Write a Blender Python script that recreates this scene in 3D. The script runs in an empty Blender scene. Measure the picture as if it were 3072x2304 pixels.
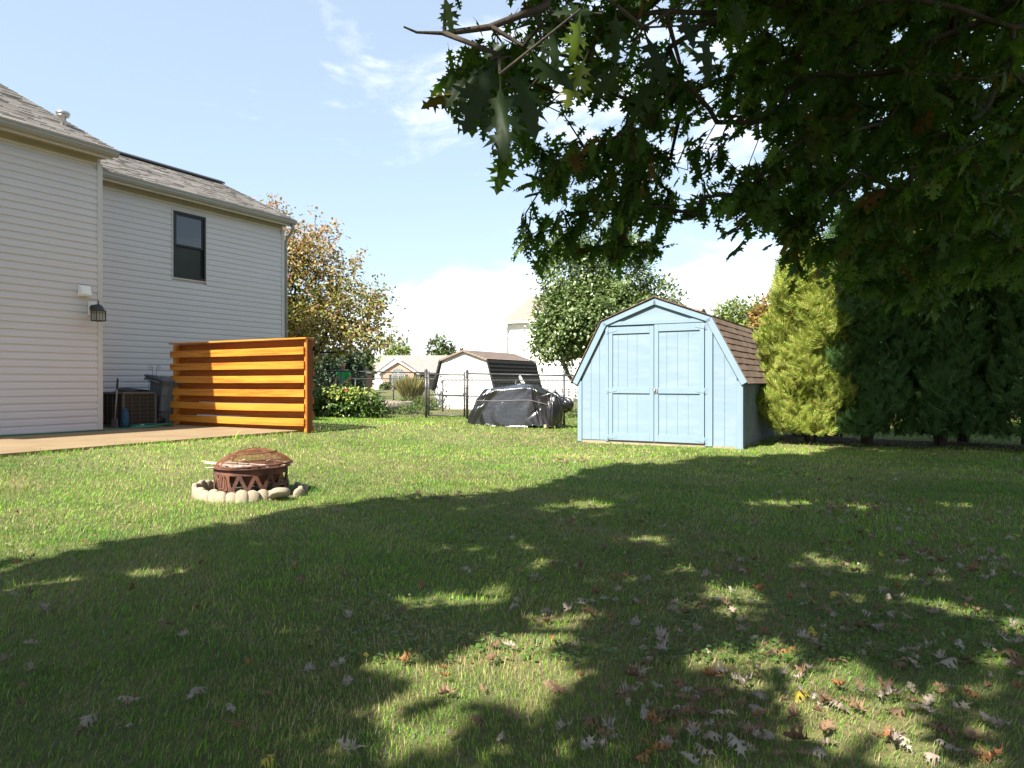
import bpy, math, random
import numpy as np
from mathutils import Vector, Matrix

S = bpy.context.scene
COL = S.collection
R = math.radians

# ---------------------------------------------------------------- camera
cam_d = bpy.data.cameras.new('camera')
cam = bpy.data.objects.new('camera', cam_d)
COL.objects.link(cam)
cam_d.sensor_width = 36.0
cam_d.lens = 24.95
cam_d.clip_start = 0.05
cam_d.clip_end = 2000
cam.location = (0, 0, 1.2)
cam.rotation_euler = (R(90 - 0.16), 0, 0)
S.camera = cam

# ---------------------------------------------------------------- light
SUN_A, SUN_B = 0.93, 0.15          # how far a shadow runs along / away from the house for 1 m of height
TH = R(29.5)
U = np.array([math.sin(TH), math.cos(TH), 0.0])      # along the house wall, away
N = np.array([math.cos(TH), -math.sin(TH), 0.0])     # out from the house wall
SH = SUN_A * U + SUN_B * N                            # shadow displacement per metre
sun_dir = Vector((-SH[0], -SH[1], 1.0)).normalized()
sun_el = math.asin(sun_dir.z)
sun_az = math.atan2(sun_dir.x, sun_dir.y)             # clockwise from +Y
ld = bpy.data.lights.new('sun', 'SUN')
ld.energy = 5.0
ld.angle = R(0.53)
ld.color = (1.0, 0.93, 0.82)
sun = bpy.data.objects.new('sun', ld)
COL.objects.link(sun)
sun.rotation_euler = sun_dir.to_track_quat('Z', 'Y').to_euler()
sun.location = (0, 0, 40)

W = bpy.data.worlds.new('World')
S.world = W
W.use_nodes = True
nt = W.node_tree
nt.nodes.clear()
def wn(t, **k):
    n = nt.nodes.new(t)
    for a, b in k.items():
        setattr(n, a, b)
    return n
SKY_STR = 0.10
sky = wn('ShaderNodeTexSky', sky_type='NISHITA')
sky.sun_disc = False
sky.sun_elevation = sun_el
sky.sun_rotation = sun_az
sky.altitude = 200
sky.air_density = 1.0
sky.dust_density = 1.2
sky.ozone_density = 1.2
tc = wn('ShaderNodeTexCoord')
mp = wn('ShaderNodeMapping')
mp.inputs['Scale'].default_value = (2.0, 2.0, 5.0)
mp.inputs['Location'].default_value = (0.35, 0.1, 0.2)
mp.inputs['Rotation'].default_value = (0, R(14), 0)
n1 = wn('ShaderNodeTexNoise'); n1.inputs['Scale'].default_value = 3.6; n1.inputs['Detail'].default_value = 9; n1.inputs['Roughness'].default_value = 0.62
n1.inputs['Distortion'].default_value = 0.5
nt.links.new(tc.outputs['Generated'], mp.inputs['Vector'])
nt.links.new(mp.outputs['Vector'], n1.inputs['Vector'])
def wmath(op, a, b=None, c=None, clamp=False):
    m = wn('ShaderNodeMath', operation=op); m.use_clamp = clamp
    for i, v in enumerate((a, b, c)):
        if v is None: continue
        if isinstance(v, (int, float)): m.inputs[i].default_value = v
        else: nt.links.new(v, m.inputs[i])
    return m.outputs[0]
def wvec(op, a, b):
    m = wn('ShaderNodeVectorMath', operation=op)
    nt.links.new(a, m.inputs[0])
    if isinstance(b, tuple): m.inputs[1].default_value = b
    else: nt.links.new(b, m.inputs[1])
    return m
def bank(d, tight):
    # how close the sky direction is to the middle of a bank of cloud
    v = Vector(d).normalized()
    dt = wvec('DISTANCE', tc.outputs['Generated'], tuple(v)).outputs['Value']
    q = wmath('MULTIPLY', dt, tight)
    q = wmath('MULTIPLY', q, q)
    return wmath('POWER', 2.718, wmath('MULTIPLY', q, -1.0))
banks = [((-.14, 1, .41), 9.0, .21), ((.06, 1, .40), 7.5, .22), ((.3, 1, .34), 5.5, .2), ((-.30, 1, .44), 8.0, .10), ((.1, 1, .55), 5.0, .14), ((.55, 1, .4), 4, .15),
         ((-.95, .3, .5), 2.2, .22), ((.9, -.2, .6), 2.2, .26), ((.1, -1, .5), 2.0, .24), ((-.8, -.7, .35), 2.0, .25), ((.95, .5, .4), 2.5, .22)]
acc = None
for d, t, w in banks:
    s_ = wmath('MULTIPLY', bank(d, t), w)
    acc = s_ if acc is None else wmath('ADD', acc, s_)
sep = wn('ShaderNodeSeparateXYZ'); nt.links.new(tc.outputs['Generated'], sep.inputs[0])
# low bank of cloud near the horizon, rising to the right of the house
low = wmath('SUBTRACT', 0.185, sep.outputs['Z'])
low = wmath('MULTIPLY', low, 7.0)
lowc = wn('ShaderNodeClamp'); lowc.inputs['Min'].default_value = -0.05; lowc.inputs['Max'].default_value = 0.75
nt.links.new(low, lowc.inputs['Value'])
side = wmath('ADD', wmath('MULTIPLY', sep.outputs['X'], 2.6), 1.0, clamp=True)
side = wmath('ADD', wmath('MULTIPLY', side, 0.7), 0.3)
low2 = wmath('MULTIPLY', lowc.outputs[0], side)
tot = wmath('ADD', n1.outputs['Fac'], acc)
tot = wmath('ADD', tot, low2)
cr = wn('ShaderNodeMapRange'); cr.interpolation_type = 'SMOOTHSTEP'
cr.inputs['From Min'].default_value = 0.66; cr.inputs['From Max'].default_value = 1.06
nt.links.new(tot, cr.inputs['Value'])
mixc = wn('ShaderNodeMixRGB')
mixc.inputs['Color2'].default_value = (5.6, 5.8, 6.1, 1)
nt.links.new(cr.outputs[0], mixc.inputs['Fac'])
veil = wn('ShaderNodeMixRGB'); veil.inputs['Fac'].default_value = 0.55
veil.inputs['Color2'].default_value = (2.75, 3.3, 3.75, 1)
nt.links.new(sky.outputs[0], veil.inputs['Color1'])
nt.links.new(veil.outputs[0], mixc.inputs['Color1'])
bg = wn('ShaderNodeBackground')
bg.inputs['Strength'].default_value = SKY_STR
nt.links.new(mixc.outputs[0], bg.inputs['Color'])
wo = wn('ShaderNodeOutputWorld')
nt.links.new(bg.outputs[0], wo.inputs['Surface'])

S.view_settings.view_transform = 'Standard'
S.view_settings.look = 'None'
S.view_settings.exposure = 1.48
S.view_settings.gamma = 1.0
S.view_settings.use_curve_mapping = False
try:
    S.cycles.max_bounces = 8
    S.cycles.transparent_max_bounces = 16
except Exception:
    pass

# ---------------------------------------------------------------- helpers
CORNER = np.array([-8.125, 14.05, 0.0])
def G(a, b, z=0.0):
    p = CORNER + a * U + b * N
    return (float(p[0]), float(p[1]), float(z))

def sstep(t):
    t = np.clip(t, 0, 1)
    return t * t * (3 - 2 * t)

def ground_z(x, y):
    x = np.asarray(x, float); y = np.asarray(y, float)
    dx = x - CORNER[0]; dy = y - CORNER[1]
    b = dx * N[0] + dy * N[1]
    a = dx * U[0] + dy * U[1]
    z = 0.205 * sstep((8.0 - b) / 4.6) * (1 - .45 * sstep((a - 3) / 5))
    z = z + .06 * sstep((y - 13) / 4)
    z = z + .012 * np.sin(x * 1.3 + .5) * np.sin(y * .9) * sstep((y - 2) / 4)
    far = sstep((y - 26) / 10)
    return z * (1 - far) + .08 * far

def tag(o, label=None, cat=None, group=None, kind=None):
    if label: o['label'] = label
    if cat: o['category'] = cat
    if group: o['group'] = group
    if kind: o['kind'] = kind
    return o

def thing(name, label, cat, loc=(0, 0, 0), rz=0.0, group=None, rot=None):
    o = bpy.data.objects.new(name, None)
    COL.objects.link(o)
    o.empty_display_size = 0.1
    o.location = loc
    o.rotation_euler = rot if rot else (0, 0, rz)
    return tag(o, label, cat, group)

def link(name, me, m=None, parent=None, loc=None, rot=None):
    o = bpy.data.objects.new(name, me)
    COL.objects.link(o)
    if m is not None and len(me.materials) == 0:
        me.materials.append(m)
    if parent is not None: o.parent = parent
    if loc is not None: o.location = loc
    if rot is not None: o.rotation_euler = rot
    return o

class MB:
    """collects shapes for one mesh"""
    def __init__(s):
        s.v = []; s.f = []; s.sm = []
    def add(s, vs, fs, smooth=False):
        k = len(s.v)
        s.v += [tuple(map(float, p)) for p in vs]
        s.f += [tuple(k + i for i in f) for f in fs]
        s.sm += [smooth] * len(fs)
        return s
    def box(s, x0, x1, y0, y1, z0, z1):
        vs = [(x0, y0, z0), (x1, y0, z0), (x1, y1, z0), (x0, y1, z0), (x0, y0, z1), (x1, y0, z1), (x1, y1, z1), (x0, y1, z1)]
        return s.add(vs, [(0, 3, 2, 1), (4, 5, 6, 7), (0, 1, 5, 4), (1, 2, 6, 5), (2, 3, 7, 6), (3, 0, 4, 7)])
    def bar(s, p, q, w, h=None, up=(0, 0, 1)):
        """box beam from p to q, w wide, h high"""
        h = h or w
        p = Vector(p); q = Vector(q)
        d = (q - p).normalized()
        upv = Vector(up)
        if abs(d.dot(upv)) > .98: upv = Vector((1, 0, 0))
        sx = d.cross(upv).normalized() * (w / 2)
        sy = sx.cross(d).normalized() * (h / 2)
        vs = []
        for c in (p, q):
            for a, b in ((-1, -1), (1, -1), (1, 1), (-1, 1)):
                vs.append(c + sx * a + sy * b)
        return s.add(vs, [(3, 2, 1, 0), (4, 5, 6, 7), (0, 1, 5, 4), (1, 2, 6, 5), (2, 3, 7, 6), (3, 0, 4, 7)])
    def tube(s, pts, rad, n=8, caps=True, smooth=True):
        pts = [Vector(p) for p in pts]
        if not hasattr(rad, '__len__'): rad = [rad] * len(pts)
        vs = []; fs = []
        prev = None
        for i, p in enumerate(pts):
            if i == 0: d = pts[1] - pts[0]
            elif i == len(pts) - 1: d = pts[-1] - pts[-2]
            else: d = (pts[i + 1] - pts[i - 1])
            d = d.normalized()
            if prev is None:
                a = d.orthogonal().normalized()
            else:
                a = (prev - d * prev.dot(d))
                a = a.normalized() if a.length > 1e-6 else d.orthogonal().normalized()
            prev = a
            b = d.cross(a)
            for k in range(n):
                t = 2 * math.pi * k / n
                vs.append(p + (a * math.cos(t) + b * math.sin(t)) * rad[i])
        for i in range(len(pts) - 1):
            for k in range(n):
                k2 = (k + 1) % n
                fs.append((i * n + k, i * n + k2, (i + 1) * n + k2, (i + 1) * n + k))
        if caps:
            fs.append(tuple(range(n - 1, -1, -1)))
            fs.append(tuple((len(pts) - 1) * n + k for k in range(n)))
        return s.add(vs, fs, smooth)
    def lathe(s, prof, n=24, c=(0, 0), smooth=True):
        vs = []; fs = []
        for r, z in prof:
            for k in range(n):
                t = 2 * math.pi * k / n
                vs.append((c[0] + r * math.cos(t), c[1] + r * math.sin(t), z))
        for i in range(len(prof) - 1):
            for k in range(n):
                k2 = (k + 1) % n
                fs.append((i * n + k, i * n + k2, (i + 1) * n + k2, (i + 1) * n + k))
        return s.add(vs, fs, smooth)
    def prism(s, poly, h0, h1, axis='z'):
        """polygon extruded; axis y: poly is (x,z); axis x: poly is (y,z)"""
        n = len(poly)
        def mk(p, h):
            if axis == 'z': return (p[0], p[1], h)
            if axis == 'y': return (p[0], h, p[1])
            return (h, p[0], p[1])
        vs = [mk(p, h0) for p in poly] + [mk(p, h1) for p in poly]
        fs = [tuple(range(n)), tuple(range(2 * n - 1, n - 1, -1))]
        for i in range(n):
            j = (i + 1) % n
            fs.append((j, i, n + i, n + j))
        return s.add(vs, fs)
    def mesh(s, name='mesh'):
        me = bpy.data.meshes.new(name)
        me.from_pydata(s.v, [], s.f)
        me.polygons.foreach_set('use_smooth', s.sm)
        me.validate()
        me.update()
        return me
    def build(s, name, m, parent=None, loc=None, rot=None, bevel=0):
        o = link(name, s.mesh(name), m, parent, loc, rot)
        # make outward normals consistent
        import bmesh
        bm = bmesh.new(); bm.from_mesh(o.data)
        bmesh.ops.recalc_face_normals(bm, faces=bm.faces)
        bm.to_mesh(o.data); bm.free()
        if bevel:
            md = o.modifiers.new('bevel', 'BEVEL'); md.width = bevel; md.segments = 2; md.limit_method = 'ANGLE'
        return o

def np_mesh(name, V, F, smooth=False):
    """V (n,3), F (m,k) with k = 3 or 4"""
    me = bpy.data.meshes.new(name)
    V = np.ascontiguousarray(V, dtype=np.float32); F = np.ascontiguousarray(F, dtype=np.int32)
    k = F.shape[1]
    me.vertices.add(len(V)); me.vertices.foreach_set('co', V.ravel())
    me.loops.add(F.size); me.loops.foreach_set('vertex_index', F.ravel())
    me.polygons.add(len(F)); me.polygons.foreach_set('loop_start', np.arange(0, F.size, k, dtype=np.int32))
    if smooth: me.polygons.foreach_set('use_smooth', np.ones(len(F), dtype=bool))
    me.update(calc_edges=True)
    return me

# ---------------------------------------------------------------- materials
def mat(name, col, col2=None, scale=4.0, rough=.8, bump=0.0, bscale=None, detail=5, spec=.3, metal=0.0, stretch=(1, 1, 1),
        island=None, island_hsv=None, trans=0.0, tcol=None, coords='Object', fac=(.35, .65), bdist=.01, col3=None, scale3=.6, fac3=(.45, .6), coat=0, alpha=None):
    m = bpy.data.materials.new(name)
    m.use_nodes = True
    t = m.node_tree; t.nodes.clear()
    def nn(tp, **k):
        n = t.nodes.new(tp)
        for a, b in k.items(): setattr(n, a, b)
        return n
    out = nn('ShaderNodeOutputMaterial')
    bs = nn('ShaderNodeBsdfPrincipled')
    bs.inputs['Roughness'].default_value = rough
    bs.inputs['Metallic'].default_value = metal
    bs.inputs['Specular IOR Level'].default_value = spec
    if coat: bs.inputs['Coat Weight'].default_value = coat
    tcd = nn('ShaderNodeTexCoord'); mp_ = nn('ShaderNodeMapping')
    mp_.inputs['Scale'].default_value = stretch
    t.links.new(tcd.outputs[coords], mp_.inputs['Vector'])
    def noise(sc, dt=detail):
        n = nn('ShaderNodeTexNoise'); n.inputs['Scale'].default_value = sc; n.inputs['Detail'].default_value = dt
        n.inputs['Roughness'].default_value = .6
        t.links.new(mp_.outputs[0], n.inputs['Vector']); return n.outputs['Fac']
    def ramp(v, a, b):
        r = nn('ShaderNodeMapRange'); r.inputs['From Min'].default_value = a; r.inputs['From Max'].default_value = b
        t.links.new(v, r.inputs['Value']); return r.outputs[0]
    c4 = lambda c: (c[0], c[1], c[2], 1)
    def rgb(c):
        n = nn('ShaderNodeRGB'); n.outputs[0].default_value = c4(c); return n.outputs[0]
    def mixn(f, a, b, bt='MIX'):
        n = nn('ShaderNodeMixRGB', blend_type=bt)
        if isinstance(f, float): n.inputs['Fac'].default_value = f
        else: t.links.new(f, n.inputs['Fac'])
        t.links.new(a, n.inputs['Color1']); t.links.new(b, n.inputs['Color2']); return n.outputs[0]
    c = rgb(col)
    if island:      # list of colours picked per separate piece
        g = nn('ShaderNodeNewGeometry'); oi = nn('ShaderNodeObjectInfo')
        ad = nn('ShaderNodeMath', operation='ADD'); fr = nn('ShaderNodeMath', operation='FRACT')
        t.links.new(g.outputs['Random Per Island'], ad.inputs[0]); t.links.new(oi.outputs['Random'], ad.inputs[1])
        t.links.new(ad.outputs[0], fr.inputs[0])
        cr_ = nn('ShaderNodeValToRGB'); els = cr_.color_ramp.elements
        cr_.color_ramp.interpolation = 'LINEAR'
        els[0].position = island[0][0]; els[0].color = c4(island[0][1])
        els[1].position = island[-1][0]; els[1].color = c4(island[-1][1])
        for p_, cc in island[1:-1]:
            e = els.new(p_); e.color = c4(cc)
        t.links.new(fr.outputs[0], cr_.inputs['Fac'])
        c = cr_.outputs[0]
    if col2:
        f = ramp(noise(scale), fac[0], fac[1])
        c = mixn(f, c, rgb(col2))
    if col3:
        f = ramp(noise(scale3, 3), fac3[0], fac3[1])
        c = mixn(f, c, rgb(col3))
    t.links.new(c, bs.inputs['Base Color'])
    if bump:
        b = nn('ShaderNodeBump'); b.inputs['Strength'].default_value = bump; b.inputs['Distance'].default_value = bdist
        t.links.new(noise(bscale or scale * 3), b.inputs['Height']); t.links.new(b.outputs[0], bs.inputs['Normal'])
    sh = bs.outputs[0]
    if trans:
        tr = nn('ShaderNodeBsdfTranslucent')
        if tcol:
            t.links.new(mixn(1.0, c, rgb(tcol), 'MULTIPLY'), tr.inputs['Color'])
        else: t.links.new(c, tr.inputs['Color'])
        ms = nn('ShaderNodeMixShader'); ms.inputs[0].default_value = trans
        t.links.new(bs.outputs[0], ms.inputs[1]); t.links.new(tr.outputs[0], ms.inputs[2]); sh = ms.outputs[0]
    t.links.new(sh, out.inputs['Surface'])
    return m

def glass_mat(name, col=(.02, .025, .03), rough=.03):
    m = mat(name, col, rough=rough, spec=.9)
    return m

M = {}
M['siding'] = mat('vinyl_siding', (.57, .55, .575), (.54, .52, .545), scale=1.2, rough=.55, bump=.15, bscale=60, bdist=.002, stretch=(1, .25, 1), col3=(.53, .50, .515), scale3=.5, fac3=(.5, .8))
M['trim_cream'] = mat('cream_aluminium_trim', (.54, .52, .51), (.49, .475, .46), scale=2, rough=.45)
M['soffit'] = mat('tan_soffit', (.33, .30, .24), (.29, .265, .21), scale=2, rough=.6)
M['gutter'] = mat('gutter_metal', (.29, .285, .275), (.24, .235, .225), scale=3, rough=.4, spec=.5, stretch=(1, .3, 1))
M['shingle_grey'] = mat('grey_shingle', (.3, .27, .23), island=[(0, (.15, .14, .125)), (.5, (.195, .18, .165)), (1, (.24, .225, .21))], col2=(.20, .18, .16), scale=30, fac=(.5, .8), rough=.95, bump=.6, bscale=120, bdist=.004)
M['black_frame'] = mat('black_window_frame', (.018, .018, .022), rough=.4)
M['glass'] = glass_mat('window_glass')
M['dark_room'] = mat('dark_interior', (.02, .02, .02), rough=.9)
M['white_paint'] = mat('white_paint', (.78, .77, .74), (.70, .69, .66), scale=3, rough=.6)
M['black_metal'] = mat('black_metal', (.02, .02, .022), (.035, .033, .03), scale=20, rough=.45, spec=.4)
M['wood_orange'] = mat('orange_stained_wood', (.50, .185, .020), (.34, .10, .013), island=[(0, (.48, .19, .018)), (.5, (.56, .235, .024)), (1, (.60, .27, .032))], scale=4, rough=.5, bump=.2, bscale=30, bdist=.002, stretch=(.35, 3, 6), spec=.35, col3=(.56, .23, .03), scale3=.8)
M['wood_back'] = mat('shaded_stained_wood', (.36, .11, .014), (.26, .07, .010), scale=3, rough=.55, bump=.2, bscale=30, bdist=.002, stretch=(.35, 3, 6))  # same stained wood, shade behind the front boards put into the colour
M['wood_dark'] = mat('shaded_end_wood', (.22, .07, .02), (.16, .045, .014), scale=3, rough=.55, bump=.2, bscale=30, bdist=.002, stretch=(3, 3, .4))  # end board of the orange screen, its shaded face painted as darker brown
M['knot'] = mat('wood_knot', (.10, .035, .01), rough=.7)
M['concrete'] = mat('patio_concrete', (.255, .19, .11), (.205, .145, .08), scale=1.2, rough=.9, bump=.25, bscale=50, bdist=.004, col3=(.24, .16, .09), scale3=1.6, fac3=(.55, .85))
M['ac_metal'] = mat('beige_ac_metal', (.11, .10, .085), rough=.6)
M['ac_dark'] = mat('ac_coil', (.028, .025, .02), (.05, .045, .035), scale=60, rough=.7)
M['bin_grey'] = mat('grey_bin_plastic', (.13, .155, .175), (.105, .125, .145), scale=3, rough=.5)
M['bin_dark'] = mat('dark_bin_plastic', (.03, .032, .036), rough=.5)
M['hose'] = mat('green_hose', (.015, .16, .10), rough=.4, spec=.5)
M['brass'] = mat('brass', (.5, .4, .2), rough=.3, metal=1)
M['rust'] = mat('rusty_steel', (.105, .05, .037), (.06, .03, .024), scale=14, rough=.85, bump=.3, bscale=90, bdist=.002, col3=(.15, .065, .04), scale3=6)
M['rust_mesh'] = mat('rusty_wire_mesh', (.20, .09, .04), (.14, .055, .025), scale=8, rough=.9)
M['edging'] = mat('cast_concrete_edging', (.33, .285, .21), (.27, .23, .165), scale=9, rough=.95, bump=.8, bscale=45, bdist=.006, col3=(.26, .23, .18), scale3=4, fac3=(.55, .7))
M['paper'] = mat('pale_scrap_wood', (.72, .69, .64), (.6, .52, .4), scale=9, rough=.8)
M['ash'] = mat('ash_and_scraps', (.35, .32, .28), (.7, .68, .64), scale=22, rough=.95, bump=.6, col3=(.05, .04, .03), scale3=14)
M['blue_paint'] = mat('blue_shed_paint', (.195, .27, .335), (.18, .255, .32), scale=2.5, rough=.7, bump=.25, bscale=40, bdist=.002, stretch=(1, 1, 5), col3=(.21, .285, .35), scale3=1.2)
M['blue_trim'] = mat('blue_shed_trim', (.20, .28, .35), (.185, .265, .335), scale=4, rough=.6, bump=.2, bscale=50, bdist=.002, stretch=(1, 1, .3))
M['shed_side'] = mat('shaded_blue_siding', (.15, .20, .235), (.10, .13, .15), scale=3, rough=.85, bump=.6, bscale=40, bdist=.004, stretch=(1, 4, .8), col3=(.24, .26, .25), scale3=7, fac3=(.58, .7))  # right wall's shade and flecks of grazing light put into the colour
M['shingle_brown'] = mat('brown_shingle', (.22, .145, .105), island=[(0, (.15, .105, .08)), (.5, (.18, .125, .095)), (1, (.21, .15, .115))], col2=(.15, .10, .075), scale=35, fac=(.5, .8), rough=.95, bump=.5, bscale=110, bdist=.004)
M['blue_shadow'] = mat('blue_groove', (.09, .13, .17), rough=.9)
M['gap_dark'] = mat('dark_gap', (.01, .012, .015), rough=.9)
M['steel'] = mat('dull_steel', (.5, .5, .48), rough=.35, metal=.9)
M['fence_black'] = mat('black_vinyl_coating', (.035, .036, .04), (.055, .055, .06), scale=9, rough=.4, spec=.5)
M['tarp'] = mat('black_plastic_cover', (.006, .006, .008), (.012, .012, .014), scale=2, rough=.25, spec=1.0, bump=.42, bscale=6, bdist=.03, coat=.2)
M['strap'] = mat('cover_strap', (.13, .125, .12), rough=.6)
M['white_siding'] = mat('white_siding', (.80, .79, .77), (.75, .74, .72), scale=.6, rough=.6)
M['roof_tan'] = mat('tan_roof', (.27, .215, .18), (.23, .18, .155), scale=5, rough=.95, bump=.4, bscale=12)
M['roof_greybrown'] = mat('grey_brown_roof', (.24, .22, .205), (.20, .185, .175), scale=2, rough=.95)
M['roof_dark'] = mat('dark_gambrel_roof', (.03, .028, .027), (.02, .02, .02), scale=8, rough=.9)  # dark shingles, with the steep lower slope's shade put into the colour
M['door_blue'] = mat('slate_door', (.14, .19, .26), rough=.5)
M['arch_glass'] = mat('distant_glass', (.10, .13, .13), (.20, .23, .22), scale=2, rough=.2, spec=.6)
M['shutter'] = mat('green_shutter', (.05, .08, .06), rough=.6)
M['mulch'] = mat('bark_mulch', (.05, .032, .02), (.025, .016, .01), scale=20, rough=1, bump=1, bscale=60, bdist=.03)
M['silver'] = mat('silver_tube', (.6, .6, .6), rough=.3, metal=.7)

def brick_mat():
    m = bpy.data.materials.new('red_brick'); m.use_nodes = True
    t = m.node_tree; bs = t.nodes['Principled BSDF']; bs.inputs['Roughness'].default_value = .9
    br = t.nodes.new('ShaderNodeTexBrick'); tcd = t.nodes.new('ShaderNodeTexCoord'); sp = t.nodes.new('ShaderNodeSeparateXYZ'); cb = t.nodes.new('ShaderNodeCombineXYZ')
    t.links.new(tcd.outputs['Object'], sp.inputs[0]); t.links.new(sp.outputs['X'], cb.inputs[0]); t.links.new(sp.outputs['Z'], cb.inputs[1])
    t.links.new(cb.outputs[0], br.inputs['Vector'])
    br.inputs['Color1'].default_value = (.44, .24, .17, 1); br.inputs['Color2'].default_value = (.52, .33, .24, 1); br.inputs['Mortar'].default_value = (.5, .44, .38, 1)
    br.inputs['Scale'].default_value = 4.4; br.inputs['Mortar Size'].default_value = .02
    t.links.new(br.outputs[0], bs.inputs['Base Color'])
    return m
M['brick'] = brick_mat()
# ================================================================ ground
def ground():
    xs = np.concatenate([np.linspace(-600, -40, 12), np.arange(-36, 36.1, .4), np.linspace(40, 600, 12)])
    ys = np.concatenate([np.linspace(-300, -20, 8), np.arange(-16, 40.1, .4), np.linspace(44, 900, 16)])
    X, Y = np.meshgrid(xs, ys)
    V = np.stack([X, Y, ground_z(X, Y)], -1).reshape(-1, 3)
    nx, ny = len(xs), len(ys)
    i = np.arange(nx * ny).reshape(ny, nx)
    F = np.stack([i[:-1, :-1], i[:-1, 1:], i[1:, 1:], i[1:, :-1]], -1).reshape(-1, 4)
    me = np_mesh('ground', V, F, True)
    m = mat('lawn_soil', (.07, .095, .028), (.14, .13, .05), scale=3.0, rough=1, bump=.6, bscale=40, bdist=.03,
            col3=(.17, .15, .07), scale3=.25, fac3=(.45, .62))
    o = link('ground', me, m)
    tag(o, 'lawn ground running from under the oak out past the neighbouring yards', kind='structure')
ground()

# ================================================================ patio (slabs of concrete)
pat = thing('patio', 'tan concrete patio slabs along the house wall', 'patio', G(0, 0, .25), -TH)
pat['kind'] = 'structure'
rng = random.Random(3)
def slab(x0, x1, y0, y1):
    MB().box(x0 + .006, x1 - .006, y0 + .006, y1 - .006, -.12, 0).build('slab', M['concrete'], pat, bevel=.006)
for (y0, y1) in ((-9.0, -6.4), (-6.4, -3.6), (-3.6, -.9), (-.9, 1.86)):
    slab(0.0, 1.75, y0, y1); slab(1.75, 3.45, y0, y1)
slab(-1.5, 0.0, 0.0, 1.86); slab(-1.5, -.1, 1.86, 3.3)

# bark mulch bed under the conifers
mb = MB()
pl = []
for i in range(41):
    t = i / 40
    c = np.array([5.5, 14.55, 0]) + t * 8 * N
    w = .75 + .12 * math.sin(i * 1.7) + .08 * math.sin(i * .6)
    pl.append(c - U * w); pl.append(c + U * .75)
vs = [(p[0], p[1], float(ground_z(p[0], p[1])) + .012 + (.02 if k % 2 else 0)) for k, p in enumerate(pl)]
fs = [(2 * i, 2 * i + 2, 2 * i + 3, 2 * i + 1) for i in range(40)]
mb.add(vs, fs, True)
o = mb.build('mulch_bed', M['mulch']); tag(o, kind='structure')
o['label'] = 'dark mulch bed under the row of arborvitae'
# ================================================================ house
H0 = .25
house = thing('house', 'two storey house with pale vinyl siding and grey shingle roof beside the patio', 'house', G(0, 0, H0), -TH)
EXP = .134
def siding_mesh(length, cut=False):
    # one course along +y from 0, outer face to +x, dutch-lap profile
    pr = [(-.02, 0), (.017, 0), (.016, .012), (.012, EXP * .60), (.004, EXP * .70), (.0, EXP + .004), (-.02, EXP + .004)]
    mb = MB(); mb.prism(pr, 0, length, 'y')
    return mb.mesh('siding_board')
W1L, TOP = 7.0, 5.35
m1 = siding_mesh(W1L - .09)
zz = .03
n_c = int((TOP - .12 - zz) / EXP)
def put(me, x, y, z):
    return link('siding_board', me, M['siding'], house, (x, y, z))
def fix(me):
    import bmesh
    bm = bmesh.new(); bm.from_mesh(me); bmesh.ops.recalc_face_normals(bm, faces=bm.faces); bm.to_mesh(me); bm.free()
    return me
fix(m1)
for i in range(n_c):
    put(m1, 0, -W1L, zz + i * EXP)
# second wall with the window gap
S2, E2 = 0.0, 6.05
WY0, WY1, WZ0, WZ1 = 2.60, 3.50, 3.47, 5.08
mf = fix(siding_mesh(E2 - .09)); ml = fix(siding_mesh(WY0 - .02)); mr = fix(siding_mesh(E2 - .09 - WY1 - .02))
for i in range(n_c):
    z = zz + i * EXP
    if z + EXP > WZ0 - .03 and z < WZ1 + .03:
        put(ml, -1.5, 0, z); put(mr, -1.5, WY1 + .02, z)
    else:
        put(mf, -1.5, 0, z)
# wall cores
w = MB()
w.box(-7, -.022, -W1L, -.002, -.3, TOP)
w.build('wall', M['siding'], house)
w = MB()
for (a, b, c, d) in ((0, WY0, -.3, TOP), (WY1, E2 - .002, -.3, TOP), (WY0, WY1, -.3, WZ0), (WY0, WY1, WZ1, TOP)):
    w.box(-1.62, -1.522, a + .0015, b - .0015, c, d)
w.box(-7, -1.63, E2 - .1, E2 - .004, -.3, TOP)
w.build('wall', M['siding'], house)
MB().box(-6, -1.75, .2, E2 - .2, 0, TOP).build('inner_wall', M['dark_room'], house)
# gables
w = MB(); w.prism([(-7, TOP), (0, TOP), (-1.0, 5.9), (-5, 8.0), (-7, 7.4)], -.12, -.01, 'y'); w.build('gable_wall', M['siding'], house)
w = MB(); w.prism([(-7.2, TOP), (-1.52, TOP), (-4.35, 6.7)], E2 - .1, E2 - .01, 'y'); w.build('gable_wall', M['siding'], house)
# corner trims
for (x, y) in ((0, 0), (-1.5, E2)):
    MB().box(x - .06, x + .028, y - .09, y + .012, -.1, TOP - .1).build('corner_trim', M['trim_cream'], house, bevel=.004)
MB().box(.0, .03, -W1L, -.092, -.05, .028).build('starter_strip', M['trim_cream'], house)
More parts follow.
